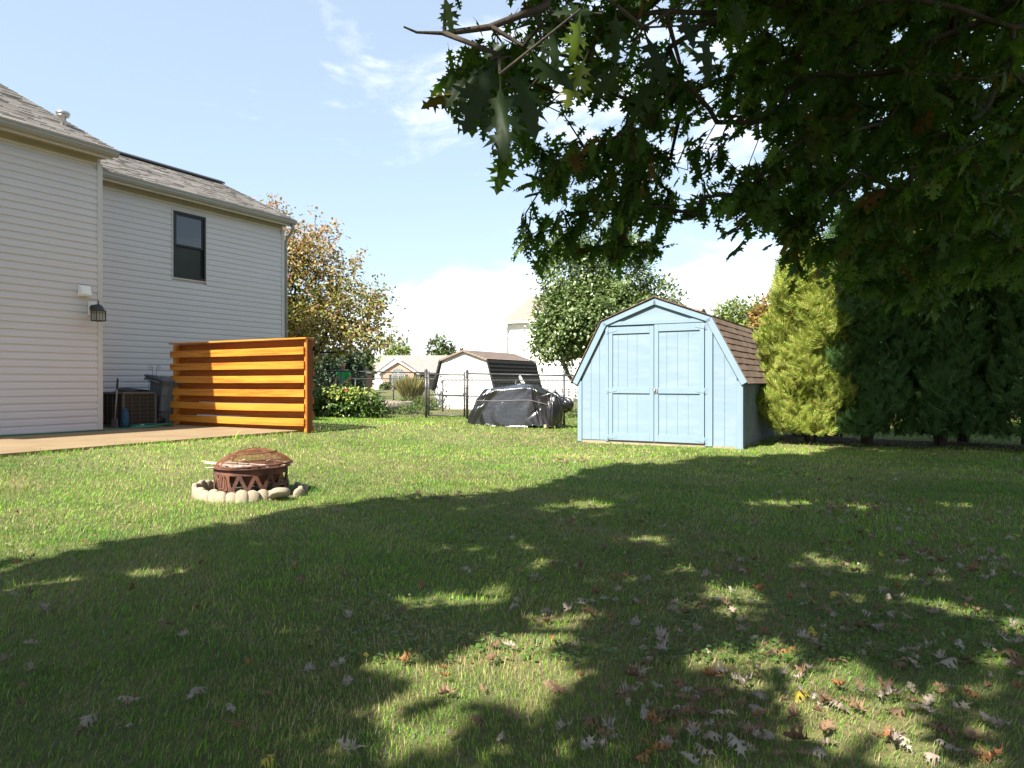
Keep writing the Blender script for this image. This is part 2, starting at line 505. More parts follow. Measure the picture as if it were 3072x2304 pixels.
# frieze steps and soffit
for (x, y0, y1) in ((0, -W1L, .02), (-1.5, 0, E2 + .02)):
    MB().box(x, x + .035, y0, y1 - .12, TOP - .10, TOP).build('frieze_board', M['soffit'], house)
    MB().box(x - .02, x + .02, y0, y1 - .12, TOP - .14, TOP - .10).build('frieze_board', M['trim_cream'], house)
    s_ = MB()
    s_.box(x - .02, x + .24, y0, y1, TOP + .002, TOP + .02)
    yy = y0
    s_.build('soffit', M['soffit'], house)
    MB().box(x + .242, x + .26, y0, y1 + .06, TOP - .03, TOP + .15).build('fascia', M['trim_cream'], house)
    g = MB(); pr = [(x + .262, TOP + .14), (x + .262, TOP + .02), (x + .33, TOP + .02), (x + .365, TOP + .07), (x + .36, TOP + .10), (x + .38, TOP + .14), (x + .37, TOP + .145), (x + .35, TOP + .11), (x + .30, TOP + .03), (x + .27, TOP + .03)]
    g.prism(pr, y0, y1 + .12, 'y')
    g.prism([(x + .263, TOP + .138), (x + .263, TOP + .022), (x + .33, TOP + .022), (x + .364, TOP + .07), (x + .378, TOP + .138)], y1 + .121, y1 + .13, 'y')
    g.build('gutter', M['gutter'], house)
# roofs
def roof_plane(x_e, z_e, slope, run, y0, y1, seed, back=True):
    rr = random.Random(seed)
    L = run * math.hypot(1, slope); ca = 1 / math.hypot(1, slope); sa = slope * ca
    deck = MB(); deck.prism([(x_e, z_e - .03), (x_e - run, z_e - .03 + run * slope), (x_e - 2 * run, z_e - .03), (x_e - 2 * run, z_e - .10), (x_e - run, z_e - .10 + run * slope), (x_e, z_e - .10)], y0, y1, 'y')
    deck.build('roof_deck', M['trim_cream'], house)
    st = MB(); e = .14; k = int(L / e) + 1
    for i in range(k):
        y = y0 - rr.random() * .3
        while y < y1:
            wd = rr.uniform(.16, .42); a = max(y, y0 - .0); b = min(y + wd, y1 + .03)
            if b > a + .01:
                th = rr.choice((.006, .008, .014)); s0 = i * e + rr.uniform(-.006, .006); s1 = min((i + 1) * e + .01, L)
                def P(s, h): return (x_e - s * ca + h * sa, z_e - .028 + s * sa + h * ca)
                p = [P(s0, .002), P(s0, .004 + th), P(s1, .003), P(s1, .0)]
                st.prism(p, a + .0015, b - .0015, 'y')
            y += wd
    o = st.build('shingles', M['shingle_grey'], house); o['kind'] = 'stuff'
    if back:
        bk = MB(); bk.add([(x_e - run, y0, z_e + run * slope), (x_e - run, y1, z_e + run * slope), (x_e - 2 * run, y1, z_e), (x_e - 2 * run, y0, z_e)], [(0, 1, 2, 3)])
        bk.build('back_roof_slope', M['shingle_grey'], house)
    rd = MB(); zr = z_e + run * slope
    return zr
zr1 = roof_plane(.33, TOP + .19, .5, 5.0, -W1L, .10, 5)
zr2 = roof_plane(-1.17, TOP + .19, .47, 3.0, -.5, E2 + .12, 6)
# black ridge vent on the second roof
MB().prism([(-4.17 - .16, zr2 - .05), (-4.17, zr2 + .03), (-4.17 + .16, zr2 - .05), (-4.17 + .16, zr2 - .01), (-4.17, zr2 + .07), (-4.17 - .16, zr2 - .01)], -.4, E2 + .05, 'y').build('ridge_vent', M['black_metal'], house)
# round metal vent cap on the near roof
vx, vy = -.79, -.30
vz = TOP + .19 + (.33 - vx) * .5
v = MB(); v.lathe([(.055, vz - .1), (.055, vz + .15), (.11, vz + .15), (.11, vz + .165), (.075, vz + .17), (.075, vz + .185), (.125, vz + .19), (.13, vz + .22), (.10, vz + .245), (0.001, vz + .25)], 20, (vx, vy))
v.build('flue_vent', M['steel'], house)
# downspout elbow at the far corner
d = MB(); xx, yy = -1.5, E2
d.tube([(xx + .31, yy + .06, TOP + .03), (xx + .31, yy + .06, TOP - .10), (xx + .24, yy + .06, TOP - .2), (xx + .06, yy + .07, TOP - .34), (xx + .02, yy + .07, TOP - .45), (xx + .02, yy + .07, .1)], .042, 8)
d.build('downspout', M['gutter'], house)
# window
M['screen_mesh'] = mat('insect_screen', (.012, .014, .012), (.02, .03, .018), scale=3, rough=.35, spec=.3)
win = MB()
x0, x1 = -1.56, -1.465
fw = .055
for (a, b, c, e) in ((WY0, WY1, WZ0, WZ0 + fw), (WY0, WY1, WZ1 - fw, WZ1), (WY0, WY0 + fw, WZ0 + fw, WZ1 - fw), (WY1 - fw, WY1, WZ0 + fw, WZ1 - fw)):
    win.box(x0, x1, a + .002, b - .002, c + .001, e - .001)
wo_ = win.build('window', M['black_frame'], house, bevel=.004)
zm = (WZ0 + WZ1) / 2
for (c, e, xo) in ((zm - .03, WZ1 - fw, -1.50), (WZ0 + fw, zm + .03, -1.53)):
    s_ = MB(); y0_, y1_ = WY0 + fw, WY1 - fw
    for (a, b, cc, ee) in ((y0_, y1_, c, c + .045), (y0_, y1_, e - .04, e), (y0_, y0_ + .04, c + .045, e - .04), (y1_ - .04, y1_, c + .045, e - .04)):
        s_.box(xo - .02, xo + .012, a + .001, b - .001, cc, ee)
    s_.build('sash', M['black_frame'], wo_)
    MB().box(xo - .012, xo - .006, y0_ + .04, y1_ - .04, c + .045, e - .04).build('pane', M['glass'] if c > WZ0 + .3 else M['screen_mesh'], wo_)
tr = MB()
for (a, b, c, e) in ((WY0 - .03, WY1 + .03, WZ0 - .03, WZ0), (WY0 - .03, WY1 + .03, WZ1, WZ1 + .03), (WY0 - .03, WY0, WZ0, WZ1), (WY1, WY1 + .03, WZ0, WZ1)):
    tr.box(-1.49, -1.472, a, b, c, e)
tr.build('window_trim', M['trim_cream'], house)
MB().box(-1.75, -1.60, WY0 - .01, WY1 + .01, WZ0, WZ1).build('dark_interior', M['dark_room'], house)

# vent hood on the near wall
hood = thing('vent_hood', 'small white vent hood on the siding above the wall lantern', 'vent', G(-.36, .018, 2.95), -TH)
MB().box(0, .02, -.11, .11, -.10, .12).build('back_plate', M['white_paint'], hood, bevel=.004)
hb = MB(); hb.prism([(.02, .11), (.07, .10), (.13, -.07), (.02, -.07)], -.095, .095, 'y'); hb.build('hood', M['white_paint'], hood, bevel=.004)
MB().box(.022, .12, -.085, .085, -.095, -.072).build('flap', M['paper'], hood)

# wall lantern
lan = thing('wall_lantern', 'black coach lantern with clear panes mounted by the house corner', 'lantern', G(-.20, .02, 2.60), -TH)
MB().box(0, .03, -.075, .075, -.10, .17).build('mounting_block', M['white_paint'], lan, bevel=.004)
bp = MB(); bp.tube([(.03, 0, .04), (.055, 0, .04)], .065, 16); bp.tube([(.05, 0, .05), (.12, 0, .10), (.19, 0, .09), (.22, 0, .05)], .014, 8)
bp.build('arm', M['black_metal'], lan)
cap = MB(); cap.lathe([(.004, .19), (.012, .16), (.008, .12), (.03, .10), (.055, .085), (.085, .05), (.10, .01), (.135, -.02), (.13, -.028), (.09, -.01)], 4 * 4, (.22, 0)); cap.build('cap', M['black_metal'], lan)
cg = MB(); hw = .088; zt, zb = -.02, -.215
for sx in (-1, 1):
    for sy in (-1, 1):
        cg.bar((.22 + sx * hw, sy * hw, zb), (.22 + sx * hw, sy * hw, zt), .014)
for z in (zb, zt - .05, zt):
    t_ = .014 if z != zt - .05 else .006
    cg.bar((.22 - hw, -hw, z), (.22 + hw, -hw, z), t_); cg.bar((.22 - hw, hw, z), (.22 + hw, hw, z), t_)
    cg.bar((.22 - hw, -hw, z), (.22 - hw, hw, z), t_); cg.bar((.22 + hw, -hw, z), (.22 + hw, hw, z), t_)
for q in (-.03, .03):
    cg.bar((.22 + hw, q, zb), (.22 + hw, q, zt), .006); cg.bar((.22 + q, -hw, zb), (.22 + q, -hw, zt), .006)
cg.build('cage', M['black_metal'], lan)
frost = mat('lantern_glass', (.55, .55, .52), rough=.1, spec=.8, trans=.5)
for (a, b, c, e) in ((.22 + hw - .006, .22 + hw - .003, -hw, hw), (.22 - hw + .003, .22 - hw + .006, -hw, hw), (.22 - hw, .22 + hw, -hw + .003, -hw + .006), (.22 - hw, .22 + hw, hw - .006, hw - .003)):
    MB().box(a, b, c + .002, e - .002, zb, zt).build('pane', frost, lan)

# ================================================================ privacy screen
scr = thing('privacy_screen', 'orange stained horizontal board privacy screen standing on the patio', 'screen', G(1.80, -.38, .22), -TH)
LS = 4.18
def board(name, y, z0, z1, x0, x1, sag, m, seedv, thk=.038):
    nseg = 10; mb = MB(); vs = []
    rr = random.Random(seedv); tw = rr.uniform(-.006, .006)
    for i in range(nseg + 1):
        t = i / nseg; x = x0 + (x1 - x0) * t
        dz = -sag * 4 * t * (1 - t); dy = .012 * math.sin(t * 5 + seedv)
        if y < 0: dy = min(0, dy)
        else: dy = max(0, dy)
        for (a, b) in ((0, z0), (thk, z0), (thk, z1), (0, z1)):
            vs.append((x, y + a + dy + tw * (b - z0) * 4, b + dz))
    fs = [(0, 1, 2, 3), tuple(4 * nseg + k for k in (3, 2, 1, 0))]
    for i in range(nseg):
        for k in range(4):
            k2 = (k + 1) % 4
            fs.append((4 * i + k, 4 * i + 4 + k, 4 * i + 4 + k2, 4 * i + k2))
    mb.add(vs, fs)
    return mb.build(name, m, scr, bevel=.003)
rr = random.Random(11)
FB = [(1.52, 1.665), (1.245, 1.39), (.965, 1.11), (.69, .835), (.41, .555), (.125, .27)]
for i, (z0, z1) in enumerate(FB):
    board('front_board', -.040, z0, z1, -.03 + rr.uniform(0, .015), LS - .10, .006 + .008 * (i > 3), M['wood_orange'], i)
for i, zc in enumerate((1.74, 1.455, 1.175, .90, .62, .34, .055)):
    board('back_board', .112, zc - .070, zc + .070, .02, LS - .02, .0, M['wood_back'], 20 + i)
# posts
for i, x in enumerate((.03, LS - .13)):
    MB().box(x, x + .088, .002, .110, -.2 if i else 0, 1.80).build('post', M['wood_orange'], scr, bevel=.004)
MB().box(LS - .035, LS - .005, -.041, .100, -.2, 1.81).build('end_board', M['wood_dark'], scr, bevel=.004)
MB().box(-.04, LS - .03, -.06, .16, 1.815, 1.845).build('cap_board', M['wood_orange'], scr, bevel=.004)
kn = MB()
for i in range(34):
    zc = rr.choice((1.74, 1.455, 1.175, .90, .62, .34)); x = rr.uniform(.3, LS - .3); z = zc + rr.uniform(-.04, .04)
    kn.lathe([(.001, 0), (rr.uniform(.006, .013), 0)], 8)
    k0 = len(kn.v) - 16
    for j in range(16):
        a, b, c = kn.v[k0 + j]; kn.v[k0 + j] = (x + a * 1.5, .1105, z + b)
o = kn.build('knots', M['knot'], scr); o['kind'] = 'stuff'
mb = None

# ================================================================ things in the nook
ac = thing('air_conditioner', 'beige air conditioner condenser with grille behind the house corner', 'air conditioner', G(1.02, -.72, .252), -TH)
hw = .36
MB().box(-hw + .02, hw - .02, -hw + .02, hw - .02, .03, .70).build('coil', M['ac_dark'], ac)
MB().box(-hw, hw, -hw, hw, 0, .04).build('base_pan', M['ac_metal'], ac, bevel=.01)
MB().box(-hw - .012, hw + .012, -hw - .012, hw + .012, .685, .735).build('top_panel', M['ac_metal'], ac, bevel=.015)
for sx in (-1, 1):
    for sy in (-1, 1):
        MB().box(sx * hw - .022, sx * hw + .022, sy * hw - .022, sy * hw + .022, .04, .69).build('corner_post', M['ac_metal'], ac)
gm = mat('grille_wire', (.10, .09, .07), rough=.6)
for side in range(2):
    g = MB()
    for i in range(1, 8):
        z = .04 + i * .083
        if side: g.bar((hw, -hw, z), (hw, hw, z), .007)
        else: g.bar((-hw, -hw, z), (hw, -hw, z), .007)
    for i in range(1, 4):
        q = -hw + i * .18
        if side: g.bar((hw + .005, q, .04), (hw + .005, q, .69), .009)
        else: g.bar((q, -hw - .005, .04), (q, -hw - .005, .69), .009)
    g.build('grille', gm, ac)
fan = MB(); fan.lathe([(.30, .738), (.30, .745), (.28, .745), (.28, .738)], 24)
for k in range(8):
    t = k * math.pi / 8; fan.bar((-.29 * math.cos(t), -.29 * math.sin(t), .742), (.29 * math.cos(t), .29 * math.sin(t), .742), .006)
fan.build('fan_guard', M['black_metal'], ac)

def bin_(label, loc, mt, tilt, rz, lidopen, s=1.0, group='wheeled bins behind the privacy screen'):
    t = thing('wheeled_bin', label, 'bin', loc, 0, group); t.rotation_euler = (tilt[0], tilt[1], rz); t.scale = (s, s, s)
    b = MB()
    prof = [(.21, .22, .04), (.215, .23, .25), (.24, .26, .30), (.265, .30, .80), (.30, .33, .90)]
    vs = []; fs = []
    for (a, c, z) in prof:
        for (sx, sy) in ((-1, -.7), (-.8, -1), (.8, -1), (1, -.7), (1, .7), (.8, 1), (-.8, 1), (-1, .7)):
            vs.append((sx * a, sy * c, z))
    for i in range(len(prof) - 1):
        for k in range(8):
            k2 = (k + 1) % 8
            fs.append((i * 8 + k, i * 8 + k2, i * 8 + 8 + k2, i * 8 + 8 + k))
    fs.append(tuple(range(7, -1, -1)))
    b.add(vs, fs); b.build('body', mt, t, bevel=.012)
    rim = MB()
    rim.box(-.32, .32, -.36, .36, .885, .915); rim.build('rim', mt, t, bevel=.01)
    rb = MB(); rb.box(-.255, .255, -.275, .275, .62, .645); rb.build('rib', mt, t, bevel=.008)
    l = MB(); l.prism([(-.34, 0), (-.30, .04), (0, .075), (.30, .04), (.34, 0)], -.36, .40, 'y'); ld_ = l.build('lid', mt, t, bevel=.01)
    ld_.location = (0, 0, .92); ld_.rotation_euler = (lidopen, 0, 0)
    for sx in (-1, 1):
        wv = MB(); wv.tube([(sx * .25, .24, .10), (sx * .30, .24, .10)], .10, 16); wv.build('wheel', M['black_metal'], t)
    h = MB(); h.tube([(-.22, .38, .86), (-.22, .44, .88), (.22, .44, .88), (.22, .38, .86)], .016, 6); h.build('handle', mt, t)
    return t
bin_('slate grey wheeled bin leaning beside the air conditioner with its lid on', G(1.78, -.72, .26), M['bin_grey'], (R(6), R(-10)), R(150), 0, 1.08)
bin_('black wheeled bin behind the air conditioner against the siding', G(1.45, -1.20, .26), M['bin_dark'], (0, 0), R(60.5), R(4), .80)
bin_('dark bin half hidden by the left end of the orange screen', G(2.55, -.95, .26), M['bin_dark'], (0, 0), R(150), 0, .85)

# scrolled wire trellis
tre = thing('wire_trellis', 'thin wire trellis with four scrolled tops in front of the grey bin', 'trellis', G(1.42, -.44, .255), R(-10))
def scroll(x, h, sgn):
    pts = [(x, 0, 0), (x, 0, h - .09)]
    for i in range(17):
        t = i / 16 * 2.6 * math.pi
        r = .055 * (1 - i / 22)
        pts.append((x + sgn * (.055 - r * math.cos(t)), 0, h - .05 + r * math.sin(t) * 1.1))
    mb = MB(); mb.tube(pts, .0042, 5); return mb
for (x, h, s_) in ((-.14, 1.08, -1), (-.045, 1.30, -1), (.045, 1.30, 1), (.14, 1.08, 1)):
    scroll(x, h, s_).build('scroll_rod', M['black_metal'], tre)
for z in (.3, .62, .88):
    b = MB(); b.tube([(-.14, 0, z), (.14, 0, z)], .0035, 5); b.build('cross_wire', M['black_metal'], tre)

# shovel
sh = thing('shovel', 'flat shovel with black grip leaning upright beside the air conditioner', 'shovel', G(.40, -.24, .255), -TH, rot=(R(-3), R(2), -TH))
b = MB(); b.tube([(0, 0, .18), (0, 0, .80)], .015, 8); b.build('shaft', mat('worn_shaft', (.25, .23, .2), rough=.5), sh)
b = MB(); b.tube([(0, 0, .80), (0, 0, .86), (0, 0, 1.0), (0, 0, 1.03)], [.016, .022, .02, .008], 8); b.build('grip', M['black_metal'], sh)
b = MB(); b.prism([(-.10, 0), (.10, 0), (.10, .16), (.06, .20), (-.06, .20), (-.10, .16)], -.006, .006, 'y'); b.build('blade', mat('shovel_blade', (.12, .12, .12), rough=.5), sh)

# blue bag beside the shovel
bb = MB(); bb.lathe([(.001, 0), (.07, 0), (.09, .05), (.08, .2), (.07, .30), (.04, .36), (.05, .40), (.001, .39)], 12)
o = bb.build('blue_sack', mat('blue_plastic_sack', (.015, .07, .13), rough=.5, bump=.5, bscale=12, bdist=.02), None, G(.62, -.22, .255))
tag(o, 'small blue plastic sack standing behind the shovel by the corner', 'sack')

# hose
hp = []
rr = random.Random(9)
cx, cy = 0.05, 1.05
loops = []
for i in range(0, 76):
    t = i / 20 * 2 * math.pi
    rd_ = .40 + .05 * math.sin(i * .23) - .02 * (i // 20)
    loops.append((cx + rd_ * .62 * math.cos(t) + .05 * math.sin(i * .11), cy + rd_ * 1.0 * math.sin(t), .024 + .010 * (i / 20) + .01 * math.sin(t * 2)))
tail = [(.16, -9, .014)]
for i in range(24):
    tail.append((.17 + .05 * math.sin(i * .7), -8.6 + i * .39, .014))
b = MB(); b.tube(tail + [(.12, .5, .016), (.25, .75, .018)] + loops[3:], .013, 7)
hs = thing('garden_hose', 'green garden hose coiled on the patio and trailing along the wall', 'hose', G(0, 0, .25), -TH)
b.build('hose_tube', M['hose'], hs)
e = loops[-1]
b = MB(); b.tube([e, (e[0] + .03, e[1] + .05, e[2])], .017, 8); b.build('nozzle_coupling', M['brass'], hs)
# ================================================================ blue shed
SW, SD = 3.16, 3.25
shed = thing('garden_shed', 'light blue gambrel roof garden shed with closed double doors', 'shed', (4.06 - .870 * SW, 12.53 + .492 * SW, .0), -TH)
KX, KZ, RZ_, EZ = .565, 2.34, 2.70, 1.20
def wall_top(x):
    x = min(x, SW - x)
    if x < KX: return EZ + (KZ - EZ) * x / KX
    return KZ + (RZ_ - KZ) * (x - KX) / (SW / 2 - KX)
DX0, DXM, DX1, DZ0, DZ1 = .655, 1.565, 2.507, .085, 2.27
MB().box(.0, SW, 0.002, SD, -.10, .06).build('foundation_sill', M['edging'], shed)
# backing wall
pts = [(0.01, .06), (SW - .01, .06), (SW - .01, EZ), (SW - KX, KZ), (SW / 2, RZ_), (KX, KZ), (.01, EZ)]
b = MB(); b.prism(pts, .012, .05, 'y'); b.build('front_wall', M['blue_shadow'], shed)
b = MB(); b.prism(pts, SD - .05, SD, 'y'); b.build('rear_wall', M['blue_paint'], shed)
def vboard(x0, x1, z0, y=0.0, th=.014, top=None, m='blue_paint', name='siding_board'):
    g = .0028
    t0, t1 = (wall_top(x0 + g), wall_top(x1 - g)) if top is None else (top, top)
    p = [(x0 + g, z0), (x1 - g, z0), (x1 - g, t1), (x0 + g, t0)]
    if top is None and x0 < SW / 2 < x1: p = [(x0 + g, z0), (x1 - g, z0), (x1 - g, t1), (SW / 2, RZ_), (x0 + g, t0)]
    b = MB(); b.prism(p, y, y + th, 'y')
    return b.build(name, M[m], shed)
for (a, c) in ((.09, .28), (.28, .46), (.46, .585)): vboard(a, c, .075)
for (a, c) in ((2.66, 2.86), (2.86, 3.07)): vboard(a, c, .05)
# gable panel
b = MB(); b.prism([(KX + .03, 2.36), (SW - KX - .03, 2.36), (SW / 2, RZ_ - .01)], .0, .012, 'y'); b.build('gable_panel', M['blue_paint'], shed)
# frame trims around the doors
def trim(x0, x1, z0, z1, y0=-.022, y1=.0, m='blue_trim', name='trim_board', par=None):
    return MB().box(x0, x1, y0, y1, z0, z1).build(name, M[m], par or shed, bevel=.003)
trim(.0, .088, .03, EZ + .02); trim(SW - .088, SW, .0, EZ + .02)
trim(.587, .648, .06, 2.285); trim(DX1 + .006, DX1 + .14, .04, 2.285)
trim(.587, DX1 + .14, 2.288, 2.36, -.026)
for x in (SW - .035,):
    MB().box(SW - .001, SW + .02, -.02, .07, .0, EZ).build('trim_board', M['blue_trim'], shed, bevel=.003)
# doors
def door(x0, x1, hinge_left, z1):
    cx = (x0 + x1) / 2
    d = MB().box(x0 + .004, x1 - .004, -.004, .010, DZ0, z1)
    dr = d.build('door', M['blue_shadow'], shed)
    sw = .085
    n = 4
    xi0, xi1 = x0 + sw, x1 - sw
    for (za, zb) in ((DZ0 + .13, .995), (1.09, z1 - .13)):
        ws = [0, .15, .40, .66, 1.0] if hinge_left else [0, .2, .46, .72, 1.0]
        for k in range(4):
            a = xi0 + (xi1 - xi0) * ws[k]; c = xi0 + (xi1 - xi0) * ws[k + 1]
            MB().box(a + .0018, c - .0018, -.012, -.0045, za - .01, zb + .01).build('door_board', M['blue_paint'], dr)
    for (a, c, za, zb) in ((x0 + .005, x0 + sw, DZ0, z1), (x1 - sw, x1 - .005, DZ0, z1), (x0 + sw + .001, x1 - sw - .001, DZ0, DZ0 + .13), (x0 + sw + .001, x1 - sw - .001, .985, 1.095), (x0 + sw + .001, x1 - sw - .001, z1 - .13, z1)):
        MB().box(a, c, -.036, -.0125, za, zb).build('door_trim', M['blue_trim'], dr, bevel=.003)
    hx = x0 if hinge_left else x1; s = 1 if hinge_left else -1
    for z in (DZ0 + .06, 1.04, z1 - .065):
        h = MB()
        h.prism([(hx + s * .005, z - .045), (hx + s * .17, z - .012), (hx + s * .17, z + .012), (hx + s * .005, z + .045)], -.042, -.0365, 'y')
        h.box(hx - .045 if hinge_left else hx + .01, hx - .012 if hinge_left else hx + .045, -.030, -.0225, z - .06, z + .06)
        h.tube([(hx - s * .003, -.045, z - .05), (hx - s * .003, -.045, z + .05)], .008, 8)
        h.build('hinge', M['blue_trim'], dr)
    return dr
door(DX0, DXM, True, 2.255); dr2 = door(DXM, DX1, False, 2.275)
l = MB(); l.box(DXM - .03, DXM + .07, -.048, -.038, 1.06, 1.085); l.box(DXM + .045, DXM + .075, -.06, -.048, 1.0, 1.07); l.tube([(DXM + .02, -.06, 1.07), (DXM + .02, -.06, 1.0)], .012, 8); l.build('latch', M['steel'], dr2)
MB().box(DX0, DX1, -.01, .01, .06, .082).build('threshold', mat('bare_wood', (.3, .2, .14), rough=.9), shed)
# bargeboards along the gambrel
outl = [(-.10, EZ + .0), (.525, 2.375), (SW / 2, 2.765), (SW - .525, 2.375), (SW + .10, EZ)]
def barge(p, q, w0, w1, side):
    d = Vector((q[0] - p[0], q[1] - p[1])).normalized(); nrm = Vector((d.y, -d.x)) * side
    pts = [p, q, (q[0] + nrm.x * w1, q[1] + nrm.y * w1), (p[0] + nrm.x * w0, p[1] + nrm.y * w0)]
    b = MB(); b.prism(pts, -.055, -.030, 'y'); b.build('bargeboard', M['blue_trim'], shed, bevel=.003)
barge(outl[0], (outl[1][0] - .0008, outl[1][1] - .0015), .115, .115, 1); barge(outl[1], (outl[2][0] - .001, outl[2][1]), .105, .105, 1)
barge(outl[3], (outl[2][0] + .001, outl[2][1]), .105, .105, -1); barge(outl[4], (outl[3][0] + .0008, outl[3][1] - .0015), .115, .115, -1)
# side walls with vertical boards
MB().box(SW - .05, SW - .016, .05, SD - .05, .06, EZ).build('side_wall', M['blue_shadow'], shed)
MB().box(.016, .05, .05, SD - .05, .06, EZ).build('side_wall', M['gap_dark'], shed)
rr = random.Random(4)
y = .072; i = 0
while y < SD - .02:
    y2 = min(y + .2, SD)
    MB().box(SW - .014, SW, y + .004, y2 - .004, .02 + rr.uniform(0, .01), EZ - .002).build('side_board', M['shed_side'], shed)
    MB().box(0, .014, y + .004, y2 - .004, .02, EZ - .002).build('side_board', M['blue_paint'], shed)
    y = y2
# roof
def shed_slope(p, q, side, seedv, e=.137):
    d = Vector((q[0] - p[0], q[1] - p[1])); L = d.length; d.normalize(); nr = Vector((d.y, -d.x)) * side
    b = MB(); b.prism([p, q, (q[0] - nr.x * .03, q[1] - nr.y * .03), (p[0] - nr.x * .03, p[1] - nr.y * .03)], -.05, SD + .06, 'y'); b.build('roof_board', M['gap_dark'], shed)
    k = int(round(L / e)); e = L / k
    rr = random.Random(seedv)
    for i in range(k):
        s0, s1 = i * e - .012, (i + 1) * e + .004
        def P(s, h): v = Vector(p) + d * s + nr * h; return (v.x, v.y)
        b = MB(); y = -.085
        while y < SD + .08:
            y2 = min(y + .305, SD + .085); th = rr.choice((.010, .012, .015))
            if y2 - y > .01:
                b.prism([P(s0, .001), P(s0, .003 + th), P(s1, .005), P(s1, .001)], y + .001, y2 - .001, 'y')
            y = y2
        o = b.build('shingle_course', M['shingle_brown'], shed)
shed_slope((SW + .12, EZ - .02), (SW - .515, 2.385), 1, 1)
shed_slope((SW - .515, 2.385), (SW / 2, 2.785), 1, 2)
shed_slope((-.12, EZ - .02), (.515, 2.385), -1, 3)
shed_slope((.515, 2.385), (SW / 2, 2.785), -1, 4)
b = MB(); b.prism([(SW / 2 - .12, 2.752), (SW / 2, 2.80), (SW / 2 + .12, 2.752), (SW / 2 + .12, 2.760), (SW / 2, 2.812), (SW / 2 - .12, 2.760)], -.09, SD + .09, 'y'); b.build('ridge_cap', M['shingle_brown'], shed)
# timber behind the shed corner
o = MB().box(0, .9, -.09, .09, 0, .14).build('landscape_timber', mat('old_timber', (.05, .04, .035), rough=.9), None, (6.0, 15.2, .06), (0, 0, R(-20)), bevel=.01)
tag(o, 'dark landscape timber lying behind the rear corner of the blue shed', 'timber')

# ================================================================ fire pit
FPX, FPY = -2.80, 7.62
zf = float(ground_z(FPX, FPY))
fp = thing('fire_pit', 'rusty round steel fire pit with cut-out band and domed mesh lid', 'fire pit', (FPX, FPY, zf), R(20))
RB = .375
b = MB()
NS = 72
def ringband(z0, z1, r=RB, th=.004):
    b.lathe([(r, z0), (r, z1), (r - th, z1), (r - th, z0), (r, z0)], NS)
ringband(.03, .075); ringband(.235, .305)
nz = 15
for i in range(nz):
    for (ta, tb) in ((i, i + .5), (i + 1, i + .5)):
        pa = []
        for j in range(5):
            f = j / 4; t = 2 * math.pi * (ta + (tb - ta) * f) / nz; z = .07 + .17 * f
            w = .40 * 2 * math.pi / nz / 2 * (.62)
            pa.append((t - w, t + w, z))
        vs = []; fs = []
        for (t0, t1, z) in pa:
            for (tt, r_) in ((t0, RB), (t1, RB), (t1, RB - .004), (t0, RB - .004)):
                vs.append((r_ * math.cos(tt), r_ * math.sin(tt), z))
        for j in range(4):
            for k in range(4):
                k2 = (k + 1) % 4; fs.append((j * 4 + k, j * 4 + k2, j * 4 + 4 + k2, j * 4 + 4 + k))
        b.add(vs, fs, False)
# solid panels where the handles sit
for tc_ in (R(-135), R(45)):
    vs = []; fs = []
    for i in range(7):
        t = tc_ + R(-11 + i * 22 / 6)
        for z in (.07, .24): vs.append(((RB + .001) * math.cos(t), (RB + .001) * math.sin(t), z))
    for i in range(6): fs.append((2 * i, 2 * i + 2, 2 * i + 3, 2 * i + 1))
    b.add(vs, fs, True)
b.build('cut_out_band', M['rust'], fp)
b = MB(); b.lathe([(.001, .10), (.2, .12), (.31, .18), (.345, .28), (.38, .305), (.405, .308), (.405, .298), (.375, .292)], 48); b.build('bowl', M['rust'], fp)
hd = MB()
for tc_ in (R(-135), R(45)):
    c, s = math.cos(tc_), math.sin(tc_)
    def Q(x, z, o=.02): return (c * (RB + o) - s * x, s * (RB + o) + c * x, z)
    hd.tube([Q(-.022, .235), Q(-.045, .12, .03), Q(-.03, .105, .03), Q(.03, .105, .03), Q(.045, .12, .03), Q(.022, .235), Q(0, .25), Q(-.022, .235)], .006, 6)
hd.build('handle', M['rust'], fp)
# lid, resting askew
lid = bpy.data.objects.new('lid', None); COL.objects.link(lid); lid.parent = fp
lid.location = (.02, -.005, .322); lid.rotation_euler = (R(-1.5), R(-2.5), 0)
LR, LH = .395, .165
def dome(r): return LH * (1 - (r / LR) ** 2) ** .75 if r < LR else 0
b = MB(); sp_ = .0115
for ax in (0, 1):
    k = int(LR / sp_)
    for i in range(-k, k + 1):
        c = i * sp_; h = math.sqrt(max(LR * LR - c * c, 0)) * .995
        if h < .02: continue
        n_ = 14; pts = []
        for j in range(n_ + 1):
            q = -h + 2 * h * j / n_; z = dome(math.hypot(c, q))
            pts.append((c, q, z) if ax == 0 else (q, c, z))
        b.tube(pts, .0014, 3, False, False)
o = b.build('wire_mesh', M['rust_mesh'], lid); o['kind'] = 'stuff'
b = MB(); b.lathe([(LR, -.012), (LR + .012, -.012), (LR + .012, .008), (LR, .008), (LR, -.012)], 48); b.build('lid_rim', M['rust'], lid)
for a0 in (R(35), R(125)):
    b = MB(); pts = []
    for j in range(25):
        q = -LR + 2 * LR * j / 24; pts.append((q * math.cos(a0), q * math.sin(a0), dome(abs(q)) + .003))
    for p, q in zip(pts[:-1], pts[1:]): b.bar(p, q, .022, .004)
    b.build('strap', M['rust'], lid)
b = MB(); b.tube([(.24 * math.cos(t * math.pi / 24), .24 * math.sin(t * math.pi / 24), dome(.24) + .003) for t in range(49)], .006, 5, False); b.build('hoop', M['rust'], lid)
b = MB(); b.tube([(0, 0, LH), (0, 0, LH + .02), (.02, 0, LH + .035), (0, 0, LH + .05), (-.015, 0, LH + .04)], .005, 6); b.build('lid_ring', M['rust'], lid)
